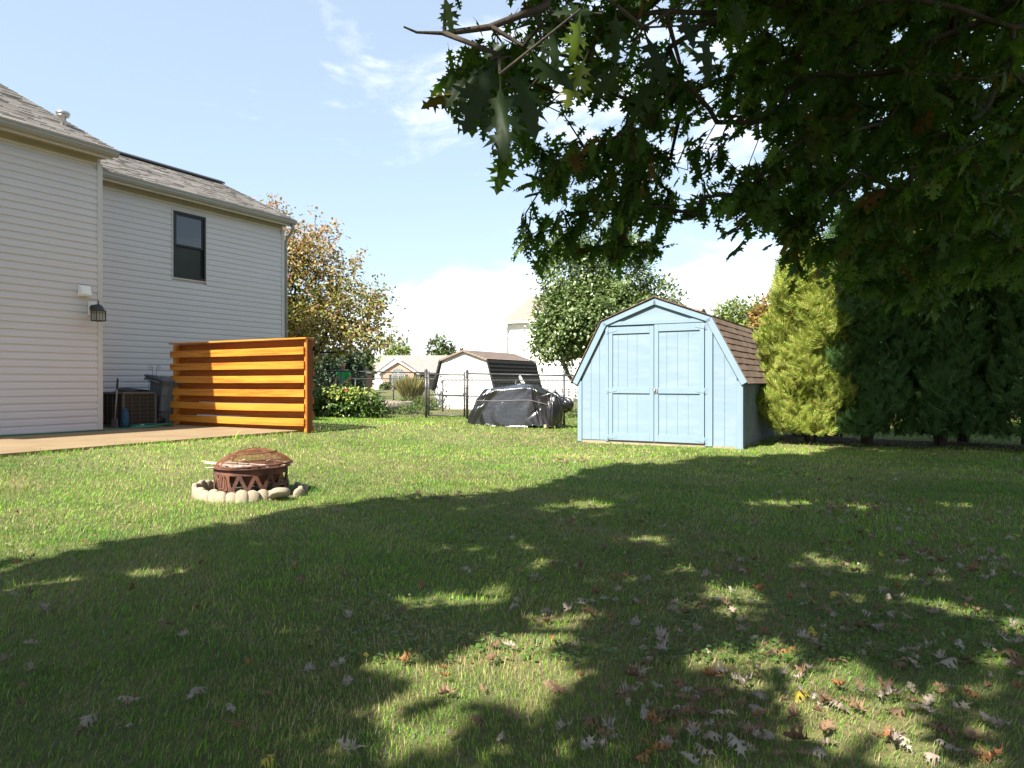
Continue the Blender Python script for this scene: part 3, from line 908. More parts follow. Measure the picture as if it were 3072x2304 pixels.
# scraps of pale wood sticking out from under the lid, on the left
rr = random.Random(8)
sticks = [(-.50, .02, -.10, -.30, .03, .012, 'pale board end poking out under the left of the mesh lid', 'paper'),
          (-.56, .06, -.12, -.26, .018, .014, 'thin brown stick poking furthest left from under the mesh lid', 'bare'),
          (-.40, -.06, .0, -.24, .035, .010, 'pale wood scrap lying inside the lid near its left rim', 'paper'),
          (-.30, .05, .05, -.10, .025, .008, 'long pale splinter lying inside the fire pit', 'paper')]
bare = mat('bare_stick', (.42, .26, .14), rough=.8)
for (xa, ya, xb, yb, w_, h_, lab, mm) in sticks:
    b = MB(); b.bar((xa, ya, .345 + (.0 if xa < -.5 else -.01)), (xb + .15, yb, .318), w_, h_)
    o = b.build('wood_scrap', bare if mm == 'bare' else M['paper'], None, (FPX, FPY, zf)); tag(o, lab, 'wood scrap')
b = MB()
for i in range(46):
    t = rr.uniform(0, 2 * math.pi); r_ = rr.uniform(.05, .35); x, y = r_ * math.cos(t), r_ * math.sin(t)
    l_ = rr.uniform(.03, .12); t2 = rr.uniform(0, 3); z = .06 + rr.uniform(0, .05) if i < 32 else .30
    if i >= 32: x, y = .36 * math.cos(t), .36 * math.sin(t); z = .314
    b.bar((x, y, z), (x + l_ * math.cos(t2), y + l_ * math.sin(t2), z + rr.uniform(-.01, .03)), rr.uniform(.01, .05), .004)
o = b.build('ash_and_paper', M['paper'], fp); o['kind'] = 'stuff'
b = MB(); b.lathe([(.001, .055), (.2, .05), (.33, .03), (.34, .01)], 24); b.build('ash_bed', M['ash'], fp)

# ring of scalloped edging stones
def stone_mesh(w, h, t, seedv):
    rr = random.Random(seedv); mb = MB()
    pts = [(-w / 2, -.06), (w / 2, -.06)]
    for i in range(9):
        a = math.pi * i / 8
        pts.append((w / 2 * math.cos(a) * (1.0), h - w * .36 + w * .36 * math.sin(a) + rr.uniform(-.003, .003)))
    n = len(pts); rings = [(-t / 2, .90), (-t / 2 + .012, 1.0), (t / 2 - .012, 1.0), (t / 2, .9)]
    vs = []; fs = []
    for (yy, sc) in rings:
        for (x, z) in pts: vs.append((x * sc + rr.uniform(-.002, .002), yy, (z - h * .4) * sc + h * .4))
    for i in range(3):
        for k in range(n):
            k2 = (k + 1) % n; fs.append((i * n + k, i * n + k2, (i + 1) * n + k2, (i + 1) * n + k))
    fs.append(tuple(range(n - 1, -1, -1))); fs.append(tuple(3 * n + k for k in range(n)))
    mb.add(vs, fs, True); return mb
rr = random.Random(21)
smesh = [stone_mesh(.108 + .010 * (i % 3), .125 + .014 * (i % 2), .05, i).mesh('edging_stone') for i in range(5)]
for sm_ in smesh: sm_.materials.append(M['edging'])
words = {0: 'right', 90: 'back', 180: 'left', 270: 'front'}
ns = 33
stones = []
for i in range(ns):
    t = 360 * i / ns
    rad = .530 + rr.uniform(-.012, .012); hh = 0; tilt = rr.uniform(-4, 4); yaw = rr.uniform(-5, 5)
    if 335 < t or t < 62: 
        if i % 2: continue
        rad += rr.uniform(.02, .07); tilt += rr.uniform(-14, 14); hh = -.02; yaw = rr.uniform(-25, 25)
    x = FPX - .02 + rad * math.cos(R(t)); y = FPY - .02 + rad * math.sin(R(t)) * 1.02
    o = bpy.data.objects.new('edging_stone', smesh[i % 5]); COL.objects.link(o)
    o.location = (x, y, float(ground_z(x, y)) - .015 + hh + rr.uniform(-.008, .006)); o.rotation_euler = (R(tilt), R(rr.uniform(-3, 3)), R(t + 90 + yaw))
    nm = ['right', 'back', 'left', 'front'][int(((t + 45) % 360) // 90)]
    stones.append((x, nm, o))
ORD = ['leftmost', 'second', 'third', 'fourth', 'fifth', 'sixth', 'seventh', 'eighth', 'ninth', 'tenth', 'eleventh', 'twelfth']
for nm, ph in (('right', 'loose edging stone right of the fire pit'), ('back', 'edging stone behind the fire pit'), ('left', 'sunlit edging stone left of the fire pit'), ('front', 'edging stone in front of the fire pit')):
    L = sorted([q for q in stones if q[1] == nm], key=lambda q: q[0])
    for k, (x, _, o) in enumerate(L):
        tag(o, 'scalloped ' + ph + (', leftmost there' if k == 0 else ', %s from the left' % ORD[k]), 'edging stone', 'edging stones ringing the fire pit')
# one fallen stone at the right front
o = stone_mesh(.19, .15, .06, 77).build('edging_stone', M['edging'], None, (FPX + .42, FPY - .40, float(ground_z(FPX + .4, FPY - .4)) + .05), (R(62), R(8), R(35)))
tag(o, 'edging stone fallen flat at the right front of the fire pit', 'edging stone', 'edging stones ringing the fire pit')

# ================================================================ chain link fence
FO = np.array([1.32, 18.0, 0.0])
def fpt(t, z=0): return (t, 0, z)
def fz0(t):
    p = FO + t * N; return float(ground_z(p[0], p[1]))
def fz1(t): return 1.385 - .0225 * min(t, 6)
fence = thing('chain_link_fence', 'black chain link fence running across the back of the yard', 'fence', tuple(FO), -TH)
def link_wires(t0, t1, zb0, zb1, zt0, zt1, pitch, r, name, parent, m, cap=400):
    H = (zt0 + zt1) / 2 - (zb0 + zb1) / 2; Lx = t1 - t0
    V = []; F = []
    def Z(t, v):
        f = (t - t0) / Lx; return (zb0 + (zb1 - zb0) * f) * (1 - v) + (zt0 + (zt1 - zt0) * f) * v
    mb = MB(); nseg = int(Lx / pitch)
    for s in (1, -1):
        k0 = -int(H / pitch) - 1
        for k in range(k0, nseg + int(H / pitch) + 2):
            xa = t0 + k * pitch
            # wire from (xa, v=0) to (xa + s*H, v=1), clipped
            v0, v1 = 0.0, 1.0; dx = s * H * .62
            xs = xa; 
            def clip(v0, v1):
                if dx > 0:
                    v0 = max(v0, (t0 - xs) / dx); v1 = min(v1, (t1 - xs) / dx)
                else:
                    v0 = max(v0, (t1 - xs) / dx); v1 = min(v1, (t0 - xs) / dx)
                return v0, v1
            v0, v1 = clip(v0, v1)
            if v1 - v0 < .02: continue
            p = (xs + dx * v0, s * .002, Z(xs + dx * v0, v0)); q = (xs + dx * v1, s * .002, Z(xs + dx * v1, v1))
            mb.tube([p, q], r, 3, False, False)
    o = mb.build(name, m, parent); o['kind'] = 'stuff'
    return o
posts = [(-13.7, .028), (-10.6, .028), (-7.52, .028), (-4.316, .042), (-2.93, .042), (0.0, .028), (3.3, .028), (6.4, .028), (9.5, .028), (12.6, .028)]
for (t, r_) in posts:
    b = MB(); z0 = fz0(t) - .1; z1 = fz1(t) + (.045 if r_ > .04 else -.005)
    b.tube([(t, 0, z0), (t, 0, z1)], r_, 12)
    b.lathe([(r_ * 1.12, z1 - .03), (r_ * 1.12, z1), (r_ * .8, z1 + .035), (.002, z1 + .05)], 12, (t, 0))
    b.build('post', M['fence_black'], fence)
    if r_ > .04:
        for z in (.25, .55, .85, 1.15):
            b = MB(); b.lathe([(r_ * 1.12, fz0(t) + z - .012), (r_ * 1.15, fz0(t) + z), (r_ * 1.12, fz0(t) + z + .012)], 12, (t, 0)); b.build('tension_band', M['fence_black'], fence)
for (ta, tb) in zip(posts[:-1], posts[1:]):
    a, c = ta[0], tb[0]
    if a == -4.316: continue
    b = MB(); b.tube([(a, 0, fz1(a) - .02), (c, 0, fz1(c) - .02)], .021, 8); b.build('top_rail', M['fence_black'], fence)
    link_wires(a, c, fz0(a) + .02, fz0(c) + .02, fz1(a) - .02, fz1(c) - .02, .085 if a < 4 else .11, .0028, 'wire_mesh', fence, M['fence_black'])
gate = thing('fence_gate', 'narrow chain link gate hung between the two thick fence posts', 'gate', tuple(FO), -TH)
ga, gb = -4.22, -3.02
for x in (ga, gb):
    b = MB(); b.tube([(x, 0, fz0(x) + .06), (x, 0, fz1(x) - .0)], .024, 10); b.lathe([(.026, fz1(x) - .01), (.02, fz1(x) + .02), (.001, fz1(x) + .03)], 10, (x, 0)); b.build('upright', M['fence_black'], gate)
for f in (.02, .50, .985):
    b = MB(); p = (ga, 0, fz0(ga) + .06 + (fz1(ga) - fz0(ga) - .1) * f); q = (gb, 0, fz0(gb) + .06 + (fz1(gb) - fz0(gb) - .1) * f); b.tube([p, q], .018, 8); b.build('crossbar', M['fence_black'], gate)
link_wires(ga, gb, fz0(ga) + .08, fz0(gb) + .08, fz1(ga) - .05, fz1(gb) - .05, .085, .0028, 'wire_mesh', gate, M['fence_black'])
b = MB(); b.box(gb - .02, gb + .10, -.03, .03, .85, .90); b.build('latch', M['fence_black'], gate)

# neighbour's fence further back
FO2 = np.array([-2.4, 24.6, 0.0])
f2 = thing('chain_link_fence', 'dark chain link fence of the neighbouring yard in front of the white barn shed', 'fence', tuple(FO2), -TH)
for t in (-.0, 2.9, 5.8):
    b = MB(); b.tube([(t, 0, 0), (t, 0, 1.27)], .028, 8); b.build('post', M['fence_black'], f2)
b = MB(); b.tube([(-.0, 0, 1.27), (7.5, 0, 1.25)], .021, 6); b.build('top_rail', M['fence_black'], f2)
b = MB(); b.tube([(-.0, 0, .72), (2.9, 0, .70)], .016, 6); b.build('mid_rail', M['fence_black'], f2)
link_wires(0, 7.5, .08, .06, 1.26, 1.24, .16, .003, 'wire_mesh', f2, M['fence_black'])
FO3 = np.array([-9.4, 42.6, 0.0])
f3 = thing('chain_link_fence', 'distant dark metal fence with a bottom rail before the ornamental grass', 'fence', tuple(FO3), -TH)
for t in (0, 2.9, 4.9, 7.6):
    b = MB(); b.tube([(t, 0, 0), (t, 0, 1.42 if t != 4.9 else .95)], .035, 6); b.build('post', M['fence_black'], f3)
b = MB(); b.tube([(-2, 0, 1.42), (9.4, 0, 1.34)], .03, 6); b.build('top_rail', M['fence_black'], f3)
b = MB(); b.tube([(2.9, 0, .12), (9.4, 0, .08)], .045, 6); b.build('bottom_rail', M['fence_black'], f3)
b = MB(); b.tube([(2.9, 0, .95), (9.4, 0, .9)], .016, 6); b.build('mid_rail', M['fence_black'], f3)

# ================================================================ covered furniture
CVX, CVY = .13, 17.35
zc = float(ground_z(CVX, CVY))
cov = thing('covered_patio_set', 'bulky patio set under a shiny black plastic cover by the fence', 'covered furniture', (CVX, CVY, zc), R(-16))
def cover_mesh():
    rs = np.random.RandomState(5)
    nu, nv = 260, 66
    u = np.linspace(0, 2 * np.pi, nu, endpoint=False); v = np.linspace(0, 1, nv)
    Uu, Vv = np.meshgrid(u, v)
    # v 0..0.72 up the side, 0.72..1 over the top
    side = np.clip(Vv / .72, 0, 1); top = np.clip((Vv - .72) / .28, 0, 1)
    e = .55
    cx = np.sign(np.cos(Uu)) * np.abs(np.cos(Uu)) ** e; sy = np.sign(np.sin(Uu)) * np.abs(np.sin(Uu)) ** e
    hx = np.where(cx < 0, 1.24 - .44 * side ** 1.5, 1.10 - .20 * side ** 1.2)
    hy = .52 - .12 * side ** 1.3
    sc = 1 - top ** 1.0
    X = cx * hx * np.where(top > 0, sc, 1); Y = sy * hy * np.where(top > 0, sc, 1)
    H = .97 - .04 * np.clip(X, -2, 2) ** 2 + .02 * np.sin(X * 4)
    H = np.where(X > .45, H - (X - .45) * .30, H)
    Z = H * (side ** .92) * (1 - .05 * (1 - top)) + .045 * np.sin(np.pi * top / 2)
    # table-rim ledge half way: pulled in under it
    ang = Uu
    fold = np.zeros_like(X)
    for k in range(22):
        a0 = rs.uniform(0, 2 * np.pi); wd = rs.uniform(.03, .10); sl = rs.uniform(-.9, .9); am = rs.uniform(-.05, .06)
        c = a0 + sl * side * .5
        d = np.angle(np.exp(1j * (ang - c)))
        fold += am * np.exp(-(d / wd) ** 2) * np.sin(np.pi * np.clip(1.05 - side, 0, 1)) ** .6
    for k in range(26):
        a0 = rs.uniform(0, 2 * np.pi); v0 = rs.uniform(.15, .95); am = rs.uniform(-.035, .035); w1 = rs.uniform(.12, .35); w2 = rs.uniform(.03, .07); th = rs.uniform(-.8, .8)
        d = np.angle(np.exp(1j * (ang - a0))); dv = (Vv - v0)
        p = d * math.cos(th) + dv * math.sin(th); q = -d * math.sin(th) + dv * math.cos(th)
        fold += am * np.exp(-(p / w1) ** 2 - (q / w2) ** 2)
    fold += .005 * np.sin(ang * 23 + 3 * np.sin(side * 5)) * (1 - side) ** .8
    nrm = np.stack([cx, sy], 0); nl = np.sqrt((nrm ** 2).sum(0)) + 1e-6
    lim = (1 - top)
    X = X + nrm[0] / nl * fold * lim * 1.3; Y = Y + nrm[1] / nl * fold * lim * 1.3
    Z = Z + fold * top * .7 + fold * lim * .15
    Z = np.where(Vv < .02, np.maximum(.0, .015 + .03 * np.sin(ang * 9) + .02 * np.sin(ang * 23)), Z)
    V = np.stack([X, Y, Z], -1).reshape(-1, 3)
    i = np.arange(nu * nv).reshape(nv, nu); j = np.roll(i, -1, 1)
    F = np.stack([i[:-1], j[:-1], j[1:], i[1:]], -1).reshape(-1, 4)
    return np_mesh('cover', V, F, True), (X, Y, Z)
cm, (CX_, CY_, CZ_) = cover_mesh()
link('cover', cm, M['tarp'], cov)
# seam strap round the cover
row = int(.62 * .72 * 66) + 2
pts = [(CX_[row, k] * 1.012, CY_[row, k] * 1.015, CZ_[row, k]) for k in range(0, 260, 4)]
b = MB(); b.tube(pts + [pts[0]], .011, 5, False); b.build('strap', M['strap'], cov)
b = MB(); kx = 192; p = (CX_[row, kx] * 1.01, CY_[row, kx] * 1.03, CZ_[row, kx] - .05); b.lathe([(.018, .0), (.026, .004), (.018, .008)], 12)
o = b.build('buckle', M['silver'], cov, p, (R(90), 0, 0))
# right hand bunch of gathered plastic
def lump(name, c, rx, ry, rz_, seedv, am=.12):
    rs = np.random.RandomState(seedv); nu, nv = 60, 36
    u = np.linspace(0, 2 * np.pi, nu, endpoint=False); v = np.linspace(0.02, np.pi - .02, nv)
    A, B = np.meshgrid(u, v); r = np.ones_like(A)
    for k in range(14):
        a0 = rs.uniform(0, 6.28); d = np.angle(np.exp(1j * (A - a0 - rs.uniform(-.6, .6) * (B - 1.5)))); r += rs.uniform(-am, am) * 1.6 * np.exp(-(d / rs.uniform(.08, .25)) ** 2)
    V = np.stack([c[0] + rx * r * np.sin(B) * np.cos(A), c[1] + ry * r * np.sin(B) * np.sin(A), c[2] + rz_ * r * np.cos(B)], -1).reshape(-1, 3)
    i = np.arange(nu * nv).reshape(nv, nu); j = np.roll(i, -1, 1)
    F = np.stack([i[:-1], i[1:], j[1:], j[:-1]], -1).reshape(-1, 4)
    return link(name, np_mesh(name, V, F, True), M['tarp'], cov)
lump('gathered_flap', (.98, -.12, .42), .20, .28, .42, 3, .2)
lump('gathered_flap', (1.10, .10, .50), .24, .24, .17, 4, .24)
lump('gathered_flap', (.93, -.34, .30), .13, .14, .33, 6, .15)
b = MB(); b.tube([(.72, -.42, .74), (.90, -.40, .80), (1.05, -.30, .86), (1.0, -.2, .92), (.92, -.25, .84), (1.12, -.3, .70)], .008, 6); b.build('tie_cord', M['silver'], cov)
b = MB(); b.box(1.02, 1.10, -.1, 0, .0, .5); b.build('table_leg', mat('table_leg_wood', (.3, .22, .14), rough=.7), cov)
b = MB(); b.box(.78, .84, -.48, -.44, .0, .07); b.box(.98, 1.03, -.40, -.36, 0, .06); b.build('foot', mat('foot_wood', (.45, .34, .2), rough=.7), cov)

# ================================================================ person behind the fence
def person():
    px_, py_ = -6.35, 26.8
    root = thing('person', 'bald man in a bright green shirt looking down behind the flowering bush', 'person', (px_, py_, float(ground_z(px_, py_))), R(-14))
    vs = {'pel': (0, 0, .93, .150), 'wai': (0, .0, 1.08, .145), 'che': (0, -.02, 1.30, .165), 'nk0': (0, -.03, 1.46, .075), 'nk1': (0, -.06, 1.54, .058), 
          'ls': (-.18, -.02, 1.40, .075), 'le': (-.27, -.06, 1.14, .05), 'lw': (-.20, -.26, 1.02, .036), 'rs': (.18, -.02, 1.40, .075), 're': (.27, -.05, 1.14, .05), 'rw': (.19, -.26, 1.02, .036),
          'lh': (-.10, 0, .88, .10), 'lk': (-.11, -.02, .50, .07), 'la': (-.11, .02, .10, .045), 'lf': (-.12, -.14, .04, .04),
          'rh': (.10, 0, .88, .10), 'rk': (.11, -.02, .50, .07), 'ra': (.11, .02, .10, .045), 'rf': (.12, -.14, .04, .04)}
    ed = [('pel', 'wai'), ('wai', 'che'), ('che', 'nk0'), ('nk0', 'nk1'), ('che', 'ls'), ('ls', 'le'), ('le', 'lw'), ('che', 'rs'), ('rs', 're'), ('re', 'rw'), ('pel', 'lh'), ('lh', 'lk'), ('lk', 'la'), ('la', 'lf'), ('pel', 'rh'), ('rh', 'rk'), ('rk', 'ra'), ('ra', 'rf')]
    def skin(name, keys, eds, m, grow=0, root_k=None, subs=2, extra=None):
        d = dict(vs)
        if extra: d.update(extra)
        me = bpy.data.meshes.new(name); idx = {k: i for i, k in enumerate(keys)}
        me.from_pydata([d[k][:3] for k in keys], [(idx[a], idx[c]) for a, c in eds], [])
        o = link(name, me, m, root)
        md = o.modifiers.new('skin', 'SKIN'); md.use_smooth_shade = True
        for k in keys:
            sv = me.skin_vertices[0].data[idx[k]]; sv.radius = (d[k][3] + grow, (d[k][3] + grow) * (.72 if k in ('pel', 'wai', 'che') else 1)); sv.use_root = (k == (root_k or keys[0]))
        sb = o.modifiers.new('sub', 'SUBSURF'); sb.levels = sb.render_levels = subs
        return o
    skinm = mat('skin', (.48, .27, .19), rough=.5)
    # hands
    ex = {}; ke = list(vs); ee = list(ed)
    for s, w in ((-1, 'lw'), (1, 'rw')):
        wx, wy, wz, _ = vs[w]
        ex['p%d' % s] = (wx, wy - .08, wz - .02, .036); ke.append('p%d' % s); ee.append((w, 'p%d' % s))
        for f in range(4):
            k1, k2 = 'f%d%d' % (s, f), 'g%d%d' % (s, f)
            ex[k1] = (wx + (f - 1.5) * .021, wy - .13, wz - .035, .010); ex[k2] = (wx + (f - 1.5) * .022, wy - .155 - .004 * (f in (1, 2)), wz - .065, .008)
            ke += [k1, k2]; ee += [('p%d' % s, k1), (k1, k2)]
        k1 = 't%d' % s; ex[k1] = (wx - s * .05, wy - .10, wz - .03, .011); ke.append(k1); ee.append(('p%d' % s, k1))
    skin('body', ke, ee, skinm, 0, 'pel', 1, ex)
    skin('shirt', ['wai', 'pel2', 'che', 'nk0', 'ls', 'ls2', 'rs', 'rs2'], [('pel2', 'wai'), ('wai', 'che'), ('che', 'nk0'), ('che', 'ls'), ('ls', 'ls2'), ('che', 'rs'), ('rs', 'rs2')], mat('green_shirt', (.03, .52, .13), (.05, .60, .17), scale=8, rough=.8), .022, 'wai', 2,
         {'pel2': (0, 0, .90, .155), 'ls2': (-.235, -.04, 1.22, .065), 'rs2': (.235, -.04, 1.22, .065), 'nk0': (0, -.03, 1.44, .06)})
    skin('trousers', ['pel', 'lh', 'lk', 'la', 'rh', 'rk', 'ra'], [('pel', 'lh'), ('lh', 'lk'), ('lk', 'la'), ('pel', 'rh'), ('rh', 'rk'), ('rk', 'ra')], mat('dark_trousers', (.05, .06, .09), rough=.8), .018, 'pel', 2)
    # head: shaped sphere with features
    nu, nv = 32, 24; V = []
    for j in range(nv + 1):
        ph = math.pi * j / nv
        for i in range(nu):
            th = 2 * math.pi * i / nu; x = math.sin(ph) * math.cos(th); y = math.sin(ph) * math.sin(th); z = math.cos(ph)
            jaw = 1 - .28 * max(0, -z) ** 1.3
            X, Y, Z = .080 * x * jaw, .100 * y * (1 - .12 * max(0, -z)), .122 * z
            fr = max(0, -y)                                  # face looks to -y
            Y -= .022 * fr * math.exp(-(x / .16) ** 2 - ((z + .12) / .22) ** 2)         # nose
            for s in (-1, 1): Y += .012 * fr * math.exp(-((x - s * .38) / .16) ** 2 - ((z - .06) / .12) ** 2)  # sockets
            Y -= .008 * fr * math.exp(-(x / .3) ** 2 - ((z + .50) / .1) ** 2)
            Y += .006 * fr * math.exp(-(x / .3) ** 2 - ((z + .42) / .05) ** 2)
            for s in (-1, 1): X += s * .020 * math.exp(-((x - s) / .25) ** 2 - ((z + .05) / .22) ** 2 - (y / .3) ** 2)  # ears
            V.append((X, Y, Z))
    F = [(j * nu + i, j * nu + (i + 1) % nu, (j + 1) * nu + (i + 1) % nu, (j + 1) * nu + i) for j in range(nv) for i in range(nu)]
    b = MB(); b.add(V, F, True); b.build('head', skinm, root, (0, -.08, 1.63), (R(22), 0, R(10)))
person()
# ================================================================ white two storey house
wh = thing('white_house', 'large white two storey house behind the leafy tree and blue shed', 'house', (-.62, 50.0, 0), -TH)
ws = M['white_siding']
MB().box(.35, 9.0, 0, 8, -.2, 5.35).build('wall', ws, wh)
MB().box(9.002, 12.75, .3, 7.5, -.2, 4.5).build('wall', ws, wh)
b = MB()
for i in range(44):
    z = .0 + i * .12; b.prism([(-.0, z), (-.016, z), (-.002, z + .118), (0, z + .118)], .352, 8.98, 'x')
o = b.build('siding_courses', ws, wh); o['kind'] = 'stuff'
def gable(x0, x1, ye, ze, run, sl, mname, eave=.35):
    b = MB(); b.prism([(ye - eave, ze - .08), (ye + run, ze + (run + eave) * sl - .08), (ye + 2 * run + eave, ze - .08), (ye + 2 * run + eave, ze + .04), (ye + run, ze + (run + eave) * sl + .04), (ye - eave, ze + .04)], x0, x1, 'x')
    b.build('roof', M[mname], wh)
    b = MB(); b.prism([(ye, ze - .05), (ye + run, ze + run * sl), (ye + 2 * run, ze - .05)], x0 + .35, x1 - .35, 'x'); b.build('gable_wall', ws, wh)
gable(0, 9.3, 0, 5.35, 4.0, .5, 'roof_tan')
gable(9.31, 13.1, .3, 4.55, 3.6, .38, 'roof_tan')
MB().box(0, 9.3, -.44, -.352, 5.28, 5.41).build('gutter', M['white_paint'], wh)
MB().box(.36, 9.0, -.35, -.001, 5.26, 5.27).build('soffit', M['white_paint'], wh)
b = MB(); b.tube([(.45, -.38, 5.28), (.42, -.3, 5.0), (.38, -.06, 4.85), (.38, -.06, .2)], .05, 6); b.build('downspout', M['white_paint'], wh)
def win(parent, x, y, z, w_, h_, cols, rows, frame, glass, rot=None, name='window'):
    f = MB(); t = .05
    f.box(x, x + w_, y - .05, y - .02, z, z + t); f.box(x, x + w_, y - .05, y - .02, z + h_ - t, z + h_)
    f.box(x, x + t, y - .05, y - .02, z + t, z + h_ - t); f.box(x + w_ - t, x + w_, y - .05, y - .02, z + t, z + h_ - t)
    for i in range(1, cols): f.box(x + w_ * i / cols - .02, x + w_ * i / cols + .02, y - .048, y - .03, z + t, z + h_ - t)
    for i in range(1, rows): f.box(x + t, x + w_ - t, y - .046, y - .032, z + h_ * i / rows - .02, z + h_ * i / rows + .02)
    fo = f.build(name, frame, parent)
    MB().box(x + t, x + w_ - t, y - .03, y - .025, z + t, z + h_ - t).build('pane', glass, fo)
    return fo
win(wh, 4.6, 0, 1.55, .85, .95, 3, 4, M['white_paint'], M['arch_glass'])
win(wh, 1.0, 0, .75, .5, 1.6, 1, 2, M['white_paint'], M['arch_glass'])
d = MB().box(2.05, 2.75, -.05, -.02, .30, 2.35).build('door', M['door_blue'], wh)
MB().box(2.20, 2.60, -.06, -.052, .9, 2.2).build('pane', M['arch_glass'], d)
f = MB(); f.box(1.93, 2.04, -.06, -.02, .2, 2.45); f.box(2.76, 2.87, -.06, -.02, .2, 2.45); f.box(2.04, 2.76, -.06, -.02, 2.36, 2.45); f.build('door_frame', M['white_paint'], wh)
b = MB(); b.box(3.05, 3.15, -.12, -.02, 1.9, 2.15); b.build('porch_light', M['black_metal'], wh)

# white scalloped steps and chair on the neighbour's patio
st = thing('porch_steps', 'white stepped porch boards between the barn shed and blue shed', 'steps', (2.05, 44.0, .05), -TH)
for i in range(5):
    MB().box(0, 1.9, i * .28, i * .28 + .3, i * .2, i * .2 + .1 + .1).build('step', M['white_paint'], st)
    MB().box(-.04, 1.94, i * .28 - .05, i * .28, i * .2 + .14, i * .2 + .19).build('nosing', M['trim_cream'], st)
ch = thing('garden_chair', 'silver tubular garden chair standing behind the covered furniture', 'chair', (1.25, 36.0, .08), R(-60))
b = MB(); b.tube([(-.25, 0, 0), (-.25, 0, .75), (-.25, .5, .8), (-.25, .55, 0)], .02, 6); b.tube([(.25, 0, 0), (.25, 0, .75), (.25, .5, .8), (.25, .55, 0)], .02, 6); b.tube([(-.25, .5, .8), (.25, .5, .8)], .02, 6); b.build('frame', M['silver'], ch)
MB().box(-.25, .25, 0, .5, .42, .45).build('seat', M['white_paint'], ch)
b = MB(); b.bar((0, .5, .45), (0, .62, 1.0), .48, .02, (0, 1, 0)); b.build('backrest', M['white_paint'], ch)
for (x, y, lab, c) in ((3.2, 40, 'tall dark plant pot stand near the white porch steps', .05),):
    t = thing('patio_table', 'small dark round patio table near the white porch steps', 'table', (x, y, .08), 0)
    b = MB(); b.lathe([(.5, .70), (.52, .73), (.001, .74)], 20); b.build('table_top', M['black_metal'], t)
    for k in range(4):
        b = MB(); a = k * math.pi / 2; b.tube([(.35 * math.cos(a), .35 * math.sin(a), .7), (.42 * math.cos(a), .42 * math.sin(a), 0)], .02, 6); b.build('leg', M['black_metal'], t)

# ================================================================ white barn shed next door
bs_ = thing('barn_shed', 'white gambrel barn shed with dark lower roof beyond the gate', 'shed', (-2.93, 27.3, .02), -TH)
BW, BD = 2.62, 3.6
prof = [(0, 0), (BW, 0), (BW, .9), (BW - .28, 1.98), (BW / 2, 2.32), (.28, 1.98), (0, .9)]
b = MB(); b.prism(prof, 0, BD, 'y'); b.build('wall', ws, bs_)
for i in range(15):
    z = .05 + i * .125
    xw = 0 if z < .9 else .28 * (z - .9) / 1.08
    MB().box(xw + .05, BW - xw - .05, -.014, -.001, z, z + .118).build('siding_board', ws, bs_)
for (p, q, m_) in (((BW + .10, .86), (BW - .24, 2.02), 'roof_dark'), ((BW - .24, 2.02), (BW / 2, 2.38), 'roof_tan'), ((-.10, .86), (.24, 2.02), 'roof_dark'), ((.24, 2.02), (BW / 2, 2.38), 'roof_tan')):
    d = Vector((q[0] - p[0], q[1] - p[1])).normalized(); n_ = Vector((d.y, -d.x)) * (1 if p[0] > BW / 2 else -1)
    b = MB(); b.prism([p, q, (q[0] - n_.x * .05, q[1] - n_.y * .05), (p[0] - n_.x * .05, p[1] - n_.y * .05)], -.12, BD + .1, 'y'); b.build('roof', M[m_], bs_)
    k = 8 if m_ == 'roof_dark' else 7
    L = (Vector(q) - Vector(p)).length
    for i in range(k):
        P = lambda s, h: (p[0] + d.x * s + n_.x * h, p[1] + d.y * s + n_.y * h)
        s0, s1 = L * i / k, L * (i + 1) / k
        b = MB(); b.prism([P(s0, .002), P(s0, .022), P(s1, .004), P(s1, .002)], -.12, BD + .1, 'y'); b.build('shingle_course', M[m_], bs_)
MB().box(BW + .001, BW + .012, .1, BD, .02, .86).build('side_wall', ws, bs_)
b = MB(); b.box(-.06, .06, -.03, -.015, .0, .9); b.build('corner_trim', ws, bs_)
# timber poles leaning on it
def leaner(p, q, w_, lab, m_):
    b = MB(); b.bar(p, q, w_, .05); o = b.build('leaning_pole', m_, None); tag(o, lab, 'pole', 'timbers leaning against the barn shed')
wd = mat('pale_timber', (.62, .52, .40), rough=.8)
leaner((1.02, 27.0, .1), (.18, 27.9, 1.62), .12, 'white painted board leaning against the dark roof of the barn shed, the thicker one', M['white_paint'])
leaner((.86, 26.8, .1), (.12, 27.9, 1.18), .08, 'bare timber leaning against the dark roof of the barn shed, the thinner one', wd)

# ================================================================ brick house far off
bh = thing('brick_house', 'single storey brick house with arched window far beyond the fence', 'house', (-20.2, 105, 0), 0)
MB().box(0, 20, 1.5, 10, -.2, 2.65).build('wall', M['white_siding'], bh)
b = MB(); b.prism([(1.0, 2.6), (5.7, 5.36), (10.5, 2.6)], -.1, 20.3, 'x'); b.build('roof', M['roof_greybrown'], bh)
